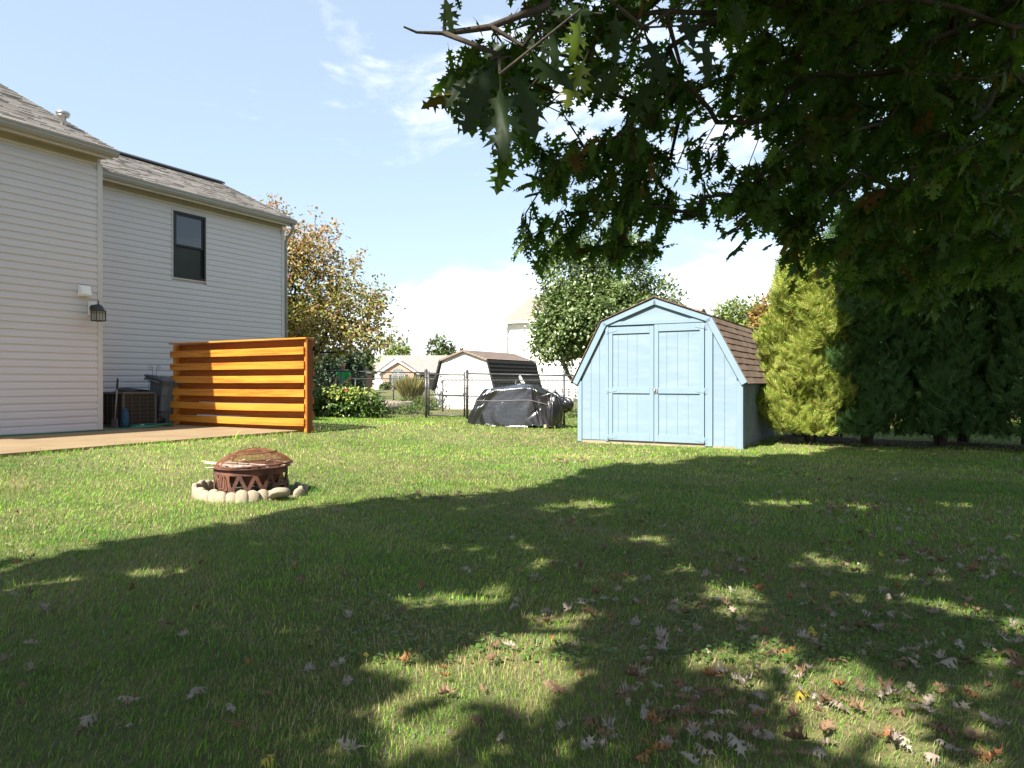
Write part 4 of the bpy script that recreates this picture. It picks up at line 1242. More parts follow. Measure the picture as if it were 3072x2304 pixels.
# outer white gable and front brick gable
b = MB(); b.prism([(-.1, 2.55), (5.6, 2.55), (2.75, 4.72)], .3, 5, 'y'); b.build('porch_gable', M['white_siding'], bh)
b = MB(); b.prism([(-.35, 2.6), (2.72, 4.92), (5.8, 2.6), (5.8, 2.45), (2.72, 4.72), (-.35, 2.45)], .1, 5.2, 'y'); b.build('gable_trim', M['white_paint'], bh)
b = MB(); b.prism([(1.3, -.2), (5.8, -.2), (5.8, 2.7), (3.52, 4.1), (1.3, 2.7)], -1.0, 4, 'y'); b.build('brick_wall', M['brick'], bh)
b = MB(); b.prism([(.55, 2.52), (3.52, 4.38), (6.5, 2.52), (6.5, 2.28), (3.52, 4.12), (.55, 2.28)], -1.3, 4, 'y'); b.build('gable_trim', M['white_paint'], bh)
b = MB(); b.prism([(.55, 2.55), (3.52, 4.42), (6.5, 2.55), (3.52, 4.40)], -1.3, 4.2, 'y'); b.build('gable_roof', M['roof_greybrown'], bh)
MB().box(-.1, 1.3, -.2, 1.4, -.2, 2.5).build('garage_wall', M['white_siding'], bh)
win(bh, 2.6, -1.0, .75, 1.9, 1.5, 2, 2, M['white_paint'], M['arch_glass'])
b = MB(); b.prism([(2.6, 2.4)] + [(3.55 - .95 * math.cos(math.pi * i / 12), 2.4 + .80 * math.sin(math.pi * i / 12)) for i in range(13)], -1.04, -1.01, 'y'); ag = b.build('arched_window', M['arch_glass'], bh)
b = MB()
for i in range(1, 6):
    a = math.pi * i / 6; b.bar((3.55, -1.06, 2.42), (3.55 - .93 * math.cos(a), -1.06, 2.42 + .78 * math.sin(a)), .05, .03)
b.bar((2.6, -1.06, 2.38), (4.5, -1.06, 2.38), .10, .04); b.build('arch_muntin', M['white_paint'], ag)
for x in (2.2, 4.55): MB().box(x, x + .38, -1.06, -1.01, .75, 2.3).build('shutter', M['shutter'], bh)
MB().box(6.4, 8.6, 1.35, 1.48, 0, 2.3).build('porch_shade_panel', M['dark_room'], bh)  # flat dark panel painted as the shade inside the porch
MB().box(7.2, 7.6, 1.2, 1.33, 0, 2.3).build('porch_post', M['white_paint'], bh)
h2 = thing('tan_roof_house', 'low brown roofed house left of the brick house', 'house', (-30.0, 118, 0), R(0))
MB().box(0, 12, 0, 8, 0, 2.3).build('wall', M['trim_cream'], h2)
b = MB(); b.prism([(-.4, 2.25), (4, 4.6), (8.4, 2.25)], -.4, 12.4, 'x'); b.build('roof', M['roof_tan'], h2)
gd = thing('garden_shelter', 'dark roofed shelter beside the pines behind the person', 'shelter', (-17.6, 72, 0), R(10))
b = MB(); b.prism([(0, 2.1), (1.6, 3.1), (3.4, 2.1)], 0, 4, 'y'); b.build('roof', M['roof_greybrown'], gd)
MB().box(.1, 3.3, .1, 3.9, 0, 2.1).build('wall', M['mulch'], gd)
# stones of the fire ring next door
rr = random.Random(2)
b = MB(); b.lathe([(1.0, 0), (1.05, .22), (.8, .25), (.75, .05)], 20); o = b.build('stone_ring', mat('ring_stone', (.33, .28, .23), (.18, .15, .12), scale=6, rough=.95, bump=.6), None, (-5.5, 32.5, .08))
tag(o, 'low stone ring on the neighbouring lawn before the bottom fence rail', 'stone ring')
# ================================================================ foliage tools
def template(kind):
    """flat leaf: length along +y from 0 to 1, width in x, z = up side"""
    if kind == 'diamond':
        v = [(0, 0, 0), (.26, .38, -.05), (0, 1, -.10), (-.26, .38, -.05), (0, .45, .03)]
        f = [(0, 1, 4), (1, 2, 4), (2, 3, 4), (3, 0, 4)]
    elif kind == 'oval':
        v = [(0, 0, 0), (.30, .30, -.06), (.24, .70, -.08), (0, 1, -.12), (-.24, .70, -.08), (-.30, .30, -.06), (0, .5, .02)]
        f = [(0, 1, 6), (1, 2, 6), (2, 3, 6), (3, 4, 6), (4, 5, 6), (5, 0, 6)]
    elif kind == 'spray':       # feathery conifer spray: midrib with side shoots
        v = [(0, 0, 0), (.03, .95, -.12), (-.03, .95, -.12)]; f = [(0, 1, 2)]
        for (y, l) in ((.12, .30), (.30, .36), (.48, .32), (.66, .24), (.82, .14)):
            for s in (-1, 1):
                k = len(v)
                v += [(0, y - .05, -.02 - y * .1), (s * l, y + l * .75, -.10 - y * .1), (0, y + .06, -.02 - y * .1)]
                f.append((k, k + 1, k + 2) if s > 0 else (k, k + 2, k + 1))
    elif kind == 'blade':
        v = [(-.035, 0, 0), (.035, 0, 0), (.022, .6, -.03), (-.022, .6, -.03), (0, 1, -.15)]
        f = [(0, 1, 2), (0, 2, 3), (3, 2, 4)]
    elif kind == 'oaklow':
        h = [(.08, .12), (.30, .20), (.11, .35), (.38, .52), (.10, .64), (.27, .82)]
        v = [(0, .5, .03), (0, -.05, 0)] + [(x, y, -.4 * x * x - .1 * y) for x, y in h] + [(0, 1, -.14)] + [(-x, y, -.4 * x * x - .1 * y) for x, y in h[::-1]]
        f = [(0, i, i + 1) for i in range(1, len(v) - 1)] + [(0, len(v) - 1, 1)]
    elif kind in ('oak', 'oakcurl'):
        low = kind == 'oaklow'
        v = []; f = []
        def z_(x, y):
            if kind == 'oakcurl': return 1.1 * abs(x) ** 1.3 + .5 * (y - .5) ** 2 + .08 * math.sin(x * 12 + y * 6)
            return -.35 * x * x - .16 * y * y + .04 * math.sin(x * 17 + y * 5)
        def add(x, y, dz=0): v.append((x, y, z_(x, y) + dz)); return len(v) - 1
        ms_ = [.06, .17, .29, .38, .52, .62, .74, .82]
        wx = [.015, .065, .10, .085, .105, .08, .095, .065]
        lob = [(1, 2, [(.20, .13), (.15, .20), (.24, .26), (.13, .27)]), (3, 4, [(.27, .36), (.22, .44), (.37, .50), (.25, .53), (.27, .61), (.14, .54)]), (5, 6, [(.24, .64), (.18, .70), (.30, .78), (.17, .77)])]
        st0 = add(0, -.18)
        mid = [add(0, y, .01) for y in ms_]; tip = add(0, 1.0)
        for s in (-1, 1):
            def tri(a, b_, c): f.append((a, b_, c) if s > 0 else (c, b_, a))
            sd = [add(s * w, y) for w, y in zip(wx, ms_)]
            pr = add(s * .008, -.18)
            tri(st0, pr, sd[0]); tri(st0, sd[0], mid[0])
            for i in range(7): tri(mid[i], sd[i], sd[i + 1]); tri(mid[i], sd[i + 1], mid[i + 1])
            for (a, b_, tp) in lob:
                if low:
                    q = [add(s * max(p[0] for p in tp) * .95, sum(p[1] for p in tp) / len(tp))]; tri(sd[a], q[0], sd[b_]); continue
                ids = [add(s * x, y) for x, y in tp]; c = add(s * (wx[a] + .06), (ms_[a] + ms_[b_]) / 2 + .02)
                ring = [sd[a]] + ids + [sd[b_]]
                for p_, q_ in zip(ring[:-1], ring[1:]): tri(c, p_, q_)
                tri(c, sd[b_], sd[a])
            a1 = add(s * .17, .88); a2 = add(s * .07, .90)
            tri(mid[7], sd[7], a2); tri(sd[7], a1, a2); tri(mid[7], a2, tip)
    return np.array(v, float), np.array(f, int)

def frames(Y, Z):
    """rows: unit leaf axis Y and approximate up Z -> (n,3,3) with columns X,Y,Z"""
    Y = Y / (np.linalg.norm(Y, axis=1, keepdims=True) + 1e-9)
    Z = Z - Y * (Z * Y).sum(1, keepdims=True)
    Z = Z / (np.linalg.norm(Z, axis=1, keepdims=True) + 1e-9)
    X = np.cross(Y, Z)
    return np.stack([X, Y, Z], -1)

def instance(tpl, P, Fm, size, wide=None):
    v, f = tpl
    n = len(P)
    vv = v[None] * size[:, None, None]
    if wide is not None: vv = vv * np.stack([wide, np.ones(n), np.ones(n)], -1)[:, None, :]
    V = np.einsum('nij,nkj->nki', Fm, vv) + P[:, None, :]
    F = f[None] + (np.arange(n) * len(v))[:, None, None]
    return V.reshape(-1, 3), F.reshape(-1, f.shape[1])

def leaf_cloud(name, kind, P, out, size, rs, m, parent, droop=.5, rnd=.8, up=1.0, wide=None, kind_tag='stuff'):
    n = len(P)
    Y = out * 1.0 + rs.normal(0, rnd, (n, 3)) + np.array([0, 0, -droop])
    Z = np.array([0, 0, up]) + out * .5 + rs.normal(0, .5, (n, 3))
    V, F = instance(template(kind), P, frames(Y, Z), size, wide)
    o = link(name, np_mesh(name, V, F), m, parent)
    if kind_tag: o['kind'] = kind_tag
    return o

def grow(attr, trunk, step, rs, bend=.12, k_path=.18, lift=.0):
    """joins every twig end to the nearest branch node. returns nodes, parents, node index of each twig end"""
    nodes = [np.array(p, float) for p in trunk]; par = [-1] + list(range(len(trunk) - 1))
    plen = [0.0]
    for i in range(1, len(trunk)): plen.append(plen[-1] + np.linalg.norm(nodes[i] - nodes[i - 1]))
    cap = len(attr) * 14 + 200
    A = np.zeros((cap, 3)); A[:len(nodes)] = nodes; PL = np.zeros(cap); PL[:len(nodes)] = plen; n = len(nodes); P = np.full(cap, -1); P[:n] = par
    ends = []
    top = nodes[-1]
    lo = max(1, len(trunk) // 2)
    order = np.argsort(np.linalg.norm(attr - top, axis=1))
    for oi in order:
        a = attr[oi]
        d = np.linalg.norm(A[lo:n] - a, axis=1) + k_path * PL[lo:n]
        i = int(np.argmin(d)) + lo
        p = A[i]; L = np.linalg.norm(a - p); k = max(1, min(12, int(L / step)))
        prev = i; off = rs.normal(0, 1, 3); off /= np.linalg.norm(off) + 1e-6
        for j in range(1, k + 1):
            t = j / k
            q = p + (a - p) * t + off * L * bend * math.sin(math.pi * t) + np.array([0, 0, lift * L * math.sin(math.pi * t)])
            if n >= cap: break
            A[n] = q; P[n] = prev; PL[n] = PL[prev] + L / k; prev = n; n += 1
        ends.append((oi, prev))
    en = np.zeros(len(attr), int)
    for oi, e in ends: en[oi] = e
    return A[:n], P[:n], en

def branch_mesh(A, P, en, r_tip, power, r_max, trunk_r, ntrunk, sides=5, name='branches'):
    n = len(A); w = np.zeros(n)
    for e in en: w[e] += 1
    for i in range(n - 1, 0, -1):
        if P[i] >= 0: w[P[i]] += w[i]
    r = np.minimum(r_tip * np.maximum(w, 1) ** power, r_max)
    for i in range(ntrunk): r[i] = max(r[i], trunk_r[i])
    idx = np.arange(1, n); pr = P[idx]; ok = pr >= 0; idx = idx[ok]; pr = pr[ok]
    d = A[idx] - A[pr]; L = np.linalg.norm(d, axis=1); ok = L > 1e-5; idx, pr, d, L = idx[ok], pr[ok], d[ok], L[ok]
    d /= L[:, None]
    # start direction follows the parent's own edge for a smoother joint
    ref = np.where(np.abs(d[:, 2:3]) > .9, np.array([[1., 0, 0]]), np.array([[0., 0, 1]]))
    x = np.cross(d, ref); x /= np.linalg.norm(x, axis=1, keepdims=True); y = np.cross(d, x)
    th = np.arange(sides) * 2 * np.pi / sides
    ring = x[:, None] * np.cos(th)[None, :, None] + y[:, None] * np.sin(th)[None, :, None]
    rp = np.minimum(r[pr], r[idx] * 1.6)
    V0 = A[pr][:, None] - d[:, None] * (rp * .3)[:, None, None] + ring * rp[:, None, None]; V1 = A[idx][:, None] + ring * r[idx][:, None, None]
    V = np.concatenate([V0, V1], 1).reshape(-1, 3)
    base = (np.arange(len(idx)) * 2 * sides)[:, None]
    k = np.arange(sides); k2 = (k + 1) % sides
    F = np.stack([base + k, base + k2, base + sides + k2, base + sides + k], -1).reshape(-1, 4)
    return np_mesh(name, V, F, True), r

def leafm(name, cols, trans=.35, rough=.5, spec=.35, tcol=(1.6, 1.9, .6), col2=None, **k):
    return mat(name, cols[0], island=[(i / (len(cols) - 1), c) for i, c in enumerate(cols)], trans=trans, rough=rough, spec=spec, tcol=tcol, col2=col2, **k)

M['bark'] = mat('oak_bark', (.03, .024, .02), (.06, .05, .04), scale=8, rough=.95, bump=.8, bscale=20, bdist=.02, stretch=(1, 1, .3))
M['bark_grey'] = mat('grey_bark', (.10, .085, .07), (.15, .13, .11), scale=8, rough=.95, stretch=(1, 1, .3))

def ell_points(rs, n, ells, shell=.55):
    """points in a union of ellipsoids, biased to the shell; returns points, outward directions"""
    vol = np.array([e[3] * e[4] * e[5] for e in ells]); pk = rs.choice(len(ells), n, p=vol / vol.sum())
    d = rs.normal(0, 1, (n, 3)); d /= np.linalg.norm(d, axis=1, keepdims=True)
    r = 1 - shell * rs.uniform(0, 1, n) ** 1.4
    E = np.array(ells)[pk]
    P = E[:, :3] + d * r[:, None] * E[:, 3:6]
    return P, d

def make_tree(name, label, cat, loc, ells, n_attr, per, spread, size, lmat, rs, kind='diamond', trunk=None, bark='bark_grey', group=None,
              r_tip=.006, power=.45, droop=.3, shell=.6, branches=True, leafname='crown', wide=None, rnd=.8, r_max=.09, up=1.0):
    t = thing(name, label, cat, loc, 0, group)
    P, d = ell_points(rs, n_attr, ells, shell)
    ok = P[:, 2] > .05
    P, d = P[ok], d[ok]
    trunk = trunk or [(0, 0, -.1), (0, 0, .6), (.02, 0, 1.4)]
    if branches:
        A, Pa, en = grow(P, trunk, .5, rs)
        me, r = branch_mesh(A, Pa, en, r_tip, power, r_max, np.linspace(r_max * 1.2, r_max, len(trunk)), len(trunk), 5)
        link('trunk', me, M[bark], t)
    Q = np.repeat(P, per, 0); D = np.repeat(d, per, 0)
    Q = Q + rs.normal(0, spread, Q.shape)
    sz = rs.uniform(size[0], size[1], len(Q))
    leaf_cloud(leafname, kind, Q, D, sz, rs, lmat, t, droop=droop, rnd=rnd, wide=wide, up=up)
    return t

# ================================================================ the oak over the camera
def px_(x, y, Z):       # a viewing direction seen in the photograph (2212 px wide) at distance Z
    return np.array([(x - 1106) / 1534 * Z, Z, 1.2 + (825 - y) / 1534 * Z])
def to_px(P):
    Z = np.maximum(P[:, 1], 1e-3)
    return 1106 + P[:, 0] / Z * 1534, 825 - (P[:, 2] - 1.2) / Z * 1534
def inside(x, y, poly):
    poly = np.array(poly, float); c = np.zeros(len(x), bool); j = len(poly) - 1
    for i in range(len(poly)):
        xi, yi = poly[i]; xj, yj = poly[j]
        s = ((yi > y) != (yj > y)) & (x < (xj - xi) * (y - yi) / (yj - yi + 1e-9) + xi)
        c ^= s; j = i
    return c
# the ragged underside of the crown as it hangs in front of the sky
SKIRT = [(1085, -40), (1100, 60), (975, 100), (965, 190), (985, 270), (1040, 320), (1115, 350), (1120, 400), (1180, 440), (1095, 460), (1085, 570), (1190, 575), (1240, 560), (1330, 570), (1430, 560),
         (1430, 500), (1520, 480), (1590, 520), (1620, 500), (1660, 540), (1700, 590), (1780, 625), (1900, 640), (2020, 665), (2120, 600), (2240, 610), (2330, 600), (2330, -60)]
HOLES = [[(1165, 60), (1270, 130), (1260, 200), (1190, 190), (1150, 120)], [(1235, 215), (1330, 215), (1350, 290), (1290, 300), (1240, 270)], [(1560, 270), (1650, 270), (1660, 345), (1560, 350)],
         [(1390, 60), (1470, 40), (1480, 150), (1400, 150)], [(1490, 250), (1550, 240), (1540, 300), (1490, 300)], [(1150, 260), (1190, 215), (1230, 270), (1190, 300)], [(1510, 60), (1560, 90), (1570, 140), (1500, 120)]]
# where full sun reaches the lawn
BX = [-14, -7, -4.2, -3.4, -2.95, -2.5, -2.0, -1.0, -.2, .3, .6, 1.0, 2.2, 3.7, 5.2, 6.2, 9, 16]
BY = [2.0, 3.6, 4.45, 4.65, 4.80, 5.6, 6.6, 7.3, 7.55, 7.7, 8.4, 9.6, 10.4, 11.3, 11.5, 12.2, 12.3, 12.3]
PATCH = [(950, 1445, 150, 48), (1130, 1410, 90, 40), (1200, 1385, 70, 40), (1000, 1500, 80, 25), (975, 1590, 55, 34), (1650, 1430, 120, 40), (1760, 1440, 60, 24), (1800, 1215, 60, 18), (2130, 1335, 60, 20), (1950, 1590, 130, 45), (1760, 1560, 70, 30),
         (2080, 1500, 70, 22), (1870, 1475, 60, 30), (1560, 1270, 60, 14), (1950, 1300, 50, 12), (60, 1265, 60, 10), (1690, 1088, 60, 7), (1850, 1095, 40, 6), (700, 1590, 45, 22), (880, 1620, 60, 25), (1400, 1160, 70, 8),
         (1980, 1245, 50, 9), (2170, 1195, 40, 8), (1480, 1220, 50, 9), (1330, 1250, 40, 8), (2190, 1600, 40, 20), (330, 1240, 60, 8), (1240, 1090, 60, 6), (2050, 1090, 40, 5), (1260, 1490, 70, 26), (1620, 1320, 60, 16), (1600, 1620, 60, 20),
         (960, 1290, 100, 12), (1250, 1330, 60, 14), (860, 1300, 60, 10), (2160, 1420, 40, 14)]
def ground_hit(P):
    h = P[:, 2]
    return P[:, 0] + SH[0] * h, P[:, 1] + SH[1] * h
def keeps_sun_off_lit(P, rs, margin=0.0):
    gx, gy = ground_hit(P)
    by = np.interp(gx, BX, BY) + .20 * np.sin(gx * 4.3 + 1) + .14 * np.abs(np.sin(gx * 7)) + .1 * np.sin(gx * 19 + 1)
    allow = gy < by - margin
    # beyond the edge only the right-hand evergreens stand in shade
    allow |= (gx > 6.35 + (gy - 13.4) * .81) & (gy > 11.5)
    for (cx, cy, rx, ry) in PATCH:
        Z0 = 1841. / (cy - 825); X0 = (cx - 1106) / 1534 * Z0
        ax = rx / 1534 * Z0; ay = .5 * (1841. / (cy - ry - 825) - 1841. / (cy + ry - 825))
        ax = ax * 1.22 + .04; ay = ay * 1.38 + .07
        e = ((gx - X0) / ax) ** 2 + ((gy - Z0) / max(ay, .06)) ** 2
        allow &= ~(e < 1.0 + .35 * np.sin(3 * np.arctan2(gy - Z0, gx - X0) + cx))
    return allow

def build_oak():
    rs = np.random.RandomState(7)
    t = thing('oak_tree', 'big oak whose dark lobed leaves and twigs hang across the upper right', 'tree', (4.6, -1.6, 0))
    off = np.array([4.6, -1.6, 0])
    at = []; kind_ = []
    # hanging skirt in view
    N1 = 1500
    x = rs.uniform(950, 2330, N1 * 6); y = rs.uniform(-60, 680, N1 * 6)
    ok = inside(x, y, SKIRT)
    for h in HOLES: ok &= ~inside(x, y, h)
    dens = np.interp(x, [950, 1300, 1550, 1700, 2330], [.16, .24, .34, .60, .62])
    ok &= (np.sin(x * .021 + 1.7 * np.sin(y * .017)) * np.sin(y * .026 + 1.3 * np.sin(x * .013)) > -.62)
    ok &= rs.uniform(0, 1, len(x)) < dens
    x, y = x[ok], y[ok]
    zlo = np.interp(x, [950, 1150, 1600, 2300], [2.1, 3.0, 3.4, 3.2]); zhi = np.interp(x, [950, 1150, 1600, 2300], [3.2, 4.8, 6.2, 7.0])
    Z = rs.uniform(0, 1, len(x)) ** .9 * (zhi - zlo) + zlo
    Z = np.where(y > 380, np.maximum(Z, np.interp(y, [380, 640], [3.4, 4.6])), Z)
    P = np.stack([(x - 1106) / 1534 * Z, Z, 1.2 + (825 - y) / 1534 * Z], -1)
    ok = keeps_sun_off_lit(P, rs) | (rs.uniform(0, 1, len(P)) < .45)
    P = P[ok][:1500]
    near = []
    # the few big leaves close to the lens
    nview = len(P)
    # crown above and behind the view
    N2 = 170000
    Q = np.stack([rs.uniform(-9.5, 14, N2), rs.uniform(-6, 12.8, N2), rs.uniform(2.6, 10.5, N2)], -1)
    c = np.array([4.2, 1.2, 4.4]); e = (((Q - c) / np.array([11.7, 12.2, 6.4])) ** 2).sum(1)
    ok = (e < 1) & (Q[:, 2] > 2.7 + .0 * Q[:, 0])
    qx, qy = to_px(Q)
    mg_ = 600 / np.maximum(Q[:, 1], .1); seen = (Q[:, 1] > .05) & (qx > -60 - mg_) & (qx < 2272 + mg_) & (qy > -30 - mg_)
    inm = inside(qx, qy, SKIRT)
    for h in HOLES: inm &= ~inside(qx, qy, h)
    ok &= (~seen) | (inm & (qx > 1560) & (Q[:, 1] > 4.5) & (rs.uniform(0, 1, N2) < .6))
    ok &= keeps_sun_off_lit(Q, rs)
    gx, gy = ground_hit(Q)
    ok &= (gy > .9) & (np.abs(gx) < .80 * gy + 1.3) & (gy < 19)
    Q = Q[ok]
    # even cover of the shaded ground: thin out where many twigs already shade the same spot
    gx, gy = ground_hit(Q)
    cell = {}
    keep = np.zeros(len(Q), bool)
    for i in rs.permutation(len(Q)):
        k = (int(gx[i] / .32), int(gy[i] / .32)); c_ = cell.get(k, 0)
        if c_ < 4.3 + 2.6 * math.sin(gx[i] * 2.9 + 2 * math.sin(gy[i] * 1.7)) * math.sin(gy[i] * 3.3 + 1.5 * math.sin(gx[i] * 2.1)): cell[k] = c_ + 1; keep[i] = True
    Q = Q[keep]
    print('oak twigs', len(P), len(Q))
    AT = np.concatenate([P, Q])
    trunk = [(4.6, -1.6, -.2), (4.6, -1.6, .8), (4.55, -1.55, 1.8), (4.5, -1.5, 2.8), (4.4, -1.3, 3.8), (4.3, -1.1, 4.8)]
    # main limbs first so that the twigs gather on them
    limbs = [px_(2300, -160, 4.3), px_(2080, 40, 4.6), px_(1900, 60, 4.9), px_(1700, 110, 5.0), px_(1480, 200, 4.6), px_(2250, 60, 5.6), px_(2000, 240, 6.0), px_(1800, 330, 5.8), px_(1600, 400, 5.0), px_(1400, 440, 4.5), px_(1250, 500, 4.2),
             np.array([2.2, 1.5, 5.2]), np.array([.5, 3.0, 5.4]), np.array([-2, 1.5, 5.6]), np.array([6, 3, 5.6]), np.array([8, 5, 5.8]), np.array([1, -2, 6]), np.array([-4, .5, 5.8]), px_(1560, 30, 3.6), px_(1330, -30, 2.9)]
    big = [((962, -14), (975, 62), 1.55), ((985, -10), (995, 20), 1.55), ((1078, 118), (1010, 262), 1.42), ((1080, 160), (1088, 318), 1.36), ((1060, 128), (968, 215), 1.5), ((1105, 122), (1160, 268), 1.55), ((1130, 100), (1230, 175), 1.6),
           ((1255, 20), (1238, 128), 1.28), ((1190, 26), (1205, 130), 1.5), ((1300, 30), (1210, 20), 1.5), ((1270, 110), (1225, 215), 1.7), ((1330, 10), (1330, 120), 1.8), ((1390, 60), (1440, 170), 2.0), ((1520, 54), (1535, 165), 1.9), ((1180, 150), (1290, 140), 1.8),
           ((1110, 90), (1050, 120), 1.6), ((1350, 130), (1290, 200), 2.0), ((1420, 160), (1360, 250), 2.1), ((1470, 10), (1500, 90), 2.0), ((1580, -10), (1600, 60), 2.1), ((1120, 60), (1180, 105), 1.75), ((1090, 250), (1085, 320), 1.9)]
    extra = [px_(1550, 60, 2.6), px_(1300, -20, 2.2), px_(1180, 12, 1.75), px_(1060, 58, 1.62), px_(960, 72, 1.58), px_(900, 70, 1.56), px_(872, 58, 1.55),
             px_(1240, 214, 2.9), px_(1180, 226, 2.9), px_(1120, 262, 2.85), px_(1160, 40, 1.8), px_(1090, 100, 1.70)]
    extra += [px_(q[0][0], q[0][1], q[2]) for q in big]
    # grow limbs first
    A, Pa, en = grow(AT, [tuple(p) for p in trunk], .38, rs, bend=.10, k_path=.10) if False else (None, None, None)
    nodes = [np.array(p) for p in trunk]; par = [-1, 0, 1, 2, 3, 4]
    A = list(nodes); Pp = list(par); top = 5
    for L in limbs:
        d = np.array([np.linalg.norm(a - L) for a in A[3:]]); i = int(np.argmin(d)) + 3
        k = max(2, int(d[i - 3] / .5)); pr = i; o_ = rs.normal(0, .06, 3)
        for j in range(1, k + 1):
            q = A[i] + (L - A[i]) * j / k + o_ * d[i - 3] * math.sin(math.pi * j / k); A.append(q); Pp.append(pr); pr = len(A) - 1
    A0 = np.array(A); P0 = np.array(Pp)
    cap = len(A0) + len(AT) * 10 + 400
    AA = np.zeros((cap, 3)); PP = np.full(cap, -1); n = len(A0); AA[:n] = A0; PP[:n] = P0; PLn = np.zeros(cap)
    for i in range(1, n): PLn[i] = PLn[PP[i]] + np.linalg.norm(AA[i] - AA[PP[i]])
    T = np.concatenate([AT, np.array(extra)]); en = np.zeros(len(T), int)
    order = list(np.argsort(np.linalg.norm(AT - np.array([4.4, -1.2, 4.5]), axis=1))) + list(range(len(AT), len(T)))
    for oi in order:
        a = T[oi]; d = np.linalg.norm(AA[4:n] - a, axis=1) + .12 * PLn[4:n]
        i = int(np.argmin(d)) + 4; p = AA[i]; L = np.linalg.norm(a - p); k = max(1, min(9, int(L / .16)))
        o_ = rs.normal(0, 1, 3); o_ /= np.linalg.norm(o_); pr = i
        if oi >= len(AT): o_ *= 0
        for j in range(1, k + 1):
            tt = j / k; q = p + (a - p) * tt + o_ * L * .10 * math.sin(math.pi * tt)
            AA[n] = q; PP[n] = pr; PLn[n] = PLn[pr] + L / k; pr = n; n += 1
        en[oi] = pr
    AA, PP = AA[:n], PP[:n]
    me, r = branch_mesh(AA, PP, en, 0.0021, .48, .045, [.30, .26, .24, .22, .20, .18], 6, 5)
    o = link('branches', me, M['bark'], t, tuple(-off))
    # ---- leaves in view
    par_dir = AA[en[:len(AT)]] - AA[PP[en[:len(AT)]]]
    par_dir /= np.linalg.norm(par_dir, axis=1, keepdims=True) + 1e-9
    lv_cols = [(.018, .040, .011), (.028, .062, .015), (.042, .085, .018), (.032, .068, .016), (.055, .105, .022), (.022, .048, .013), (.085, .13, .026), (.030, .062, .016), (.045, .085, .018), (.034, .07, .016), (.028, .06, .015), (.10, .055, .022)]
    M['oak_leaf'] = leafm('oak_leaf', lv_cols, trans=.42, rough=.55, spec=.18, tcol=(2.4, 2.8, .7))
    M['oak_leaf_far'] = leafm('oak_leaf_high', lv_cols, trans=.30, rough=.6, tcol=(2.2, 2.6, .7))
    per = 6
    PV = np.repeat(AT[:nview], per, 0); DV = np.repeat(par_dir[:nview], per, 0)
    PV = PV - DV * rs.uniform(-.02, .22, (len(PV), 1)) + rs.normal(0, .02, PV.shape)
    rad = rs.normal(0, 1, PV.shape); rad -= DV * (rad * DV).sum(1, keepdims=True); rad /= np.linalg.norm(rad, axis=1, keepdims=True) + 1e-9
    Yl = DV * .7 + rad * 1.0 + np.array([0, 0, -.75]); Zl = np.array([0, 0, 1.]) + rs.normal(0, .55, PV.shape) + rad * .3
    sz = rs.uniform(.100, .165, len(PV)) * np.interp(rs.uniform(0, 1, len(PV)), [0, .8, 1], [.8, 1.05, 1.2])
    x, y = to_px(PV + Yl / np.linalg.norm(Yl, axis=1, keepdims=True) * sz[:, None] * .6)
    ok = inside(x, y, SKIRT)
    hole = np.zeros(len(x), bool)
    for h in HOLES: hole |= inside(x, y, h)
    ok = (ok | (rs.uniform(0, 1, len(x)) < .35)) & ~(hole & (rs.uniform(0, 1, len(x)) < .85))
    ok &= ~((x > 2212) & (rs.uniform(0, 1, len(x)) < .4))
    PV, Yl, Zl, sz = PV[ok], Yl[ok], Zl[ok], sz[ok]
    # hand placed big near leaves: pixel of stalk end, pixel of tip, distance
    bP = []; bY = []; bZ = []; bs = []
    for (p0, p1, Zd) in big:
        a = px_(p0[0], p0[1], Zd); b_ = px_(p1[0], p1[1], Zd + rs.uniform(-.03, .03)); d = b_ - a; L = np.linalg.norm(d)
        bP.append(a + d * .14); bY.append(d / L); bs.append(L / 1.0); bZ.append(np.array([rs.uniform(-.5, .5), -1.0, rs.uniform(-.2, .7)]))
    PV = np.concatenate([np.array(bP), PV]); Yl = np.concatenate([np.array(bY), Yl]); Zl = np.concatenate([np.array(bZ), Zl]); sz = np.concatenate([np.array(bs), sz])
    Fm = frames(Yl, Zl)
    # the 300 that show largest are leaves of their own
    x, y = to_px(PV); app = sz / np.maximum(PV[:, 1], .5) * ((x > 900) & (x < 2212) & (y > -20) & (y < 700)); app[:len(big)] += 9
    order = np.argsort(-app); one, rest = order[:295], order[295:]
    v, f = template('oak'); mes = []
    for k in range(4):
        vv = v.copy(); vv[:, 2] += (.08 * np.sin(v[:, 1] * 5 + k) * (k - 1.5) * .5 + v[:, 0] ** 2 * (k - 2) * .5); vv[:, 0] *= (.9 + .07 * k)
        me = np_mesh('leaf', vv, f); me.materials.append(M['oak_leaf']); mes.append(me)
    gold = leafm('yellowing_oak_leaf', [(.14, .20, .02), (.10, .17, .02), (.20, .20, .03)], trans=.5, rough=.35, spec=.5, tcol=(1.5, 1.6, .6))
    near_m = leafm('near_oak_leaf', [(.010, .022, .007), (.016, .032, .009), (.022, .042, .010)], trans=.22, rough=.5, spec=.2, tcol=(2, 2.4, .7))  # darker copy of the oak leaf, crown shade put into the colour
    nm = []
    for q in mes:
        q2 = q.copy(); q2.materials.clear(); q2.materials.append(near_m); nm.append(q2)
    mg = mes[1].copy(); mg.materials.clear(); mg.materials.append(gold)
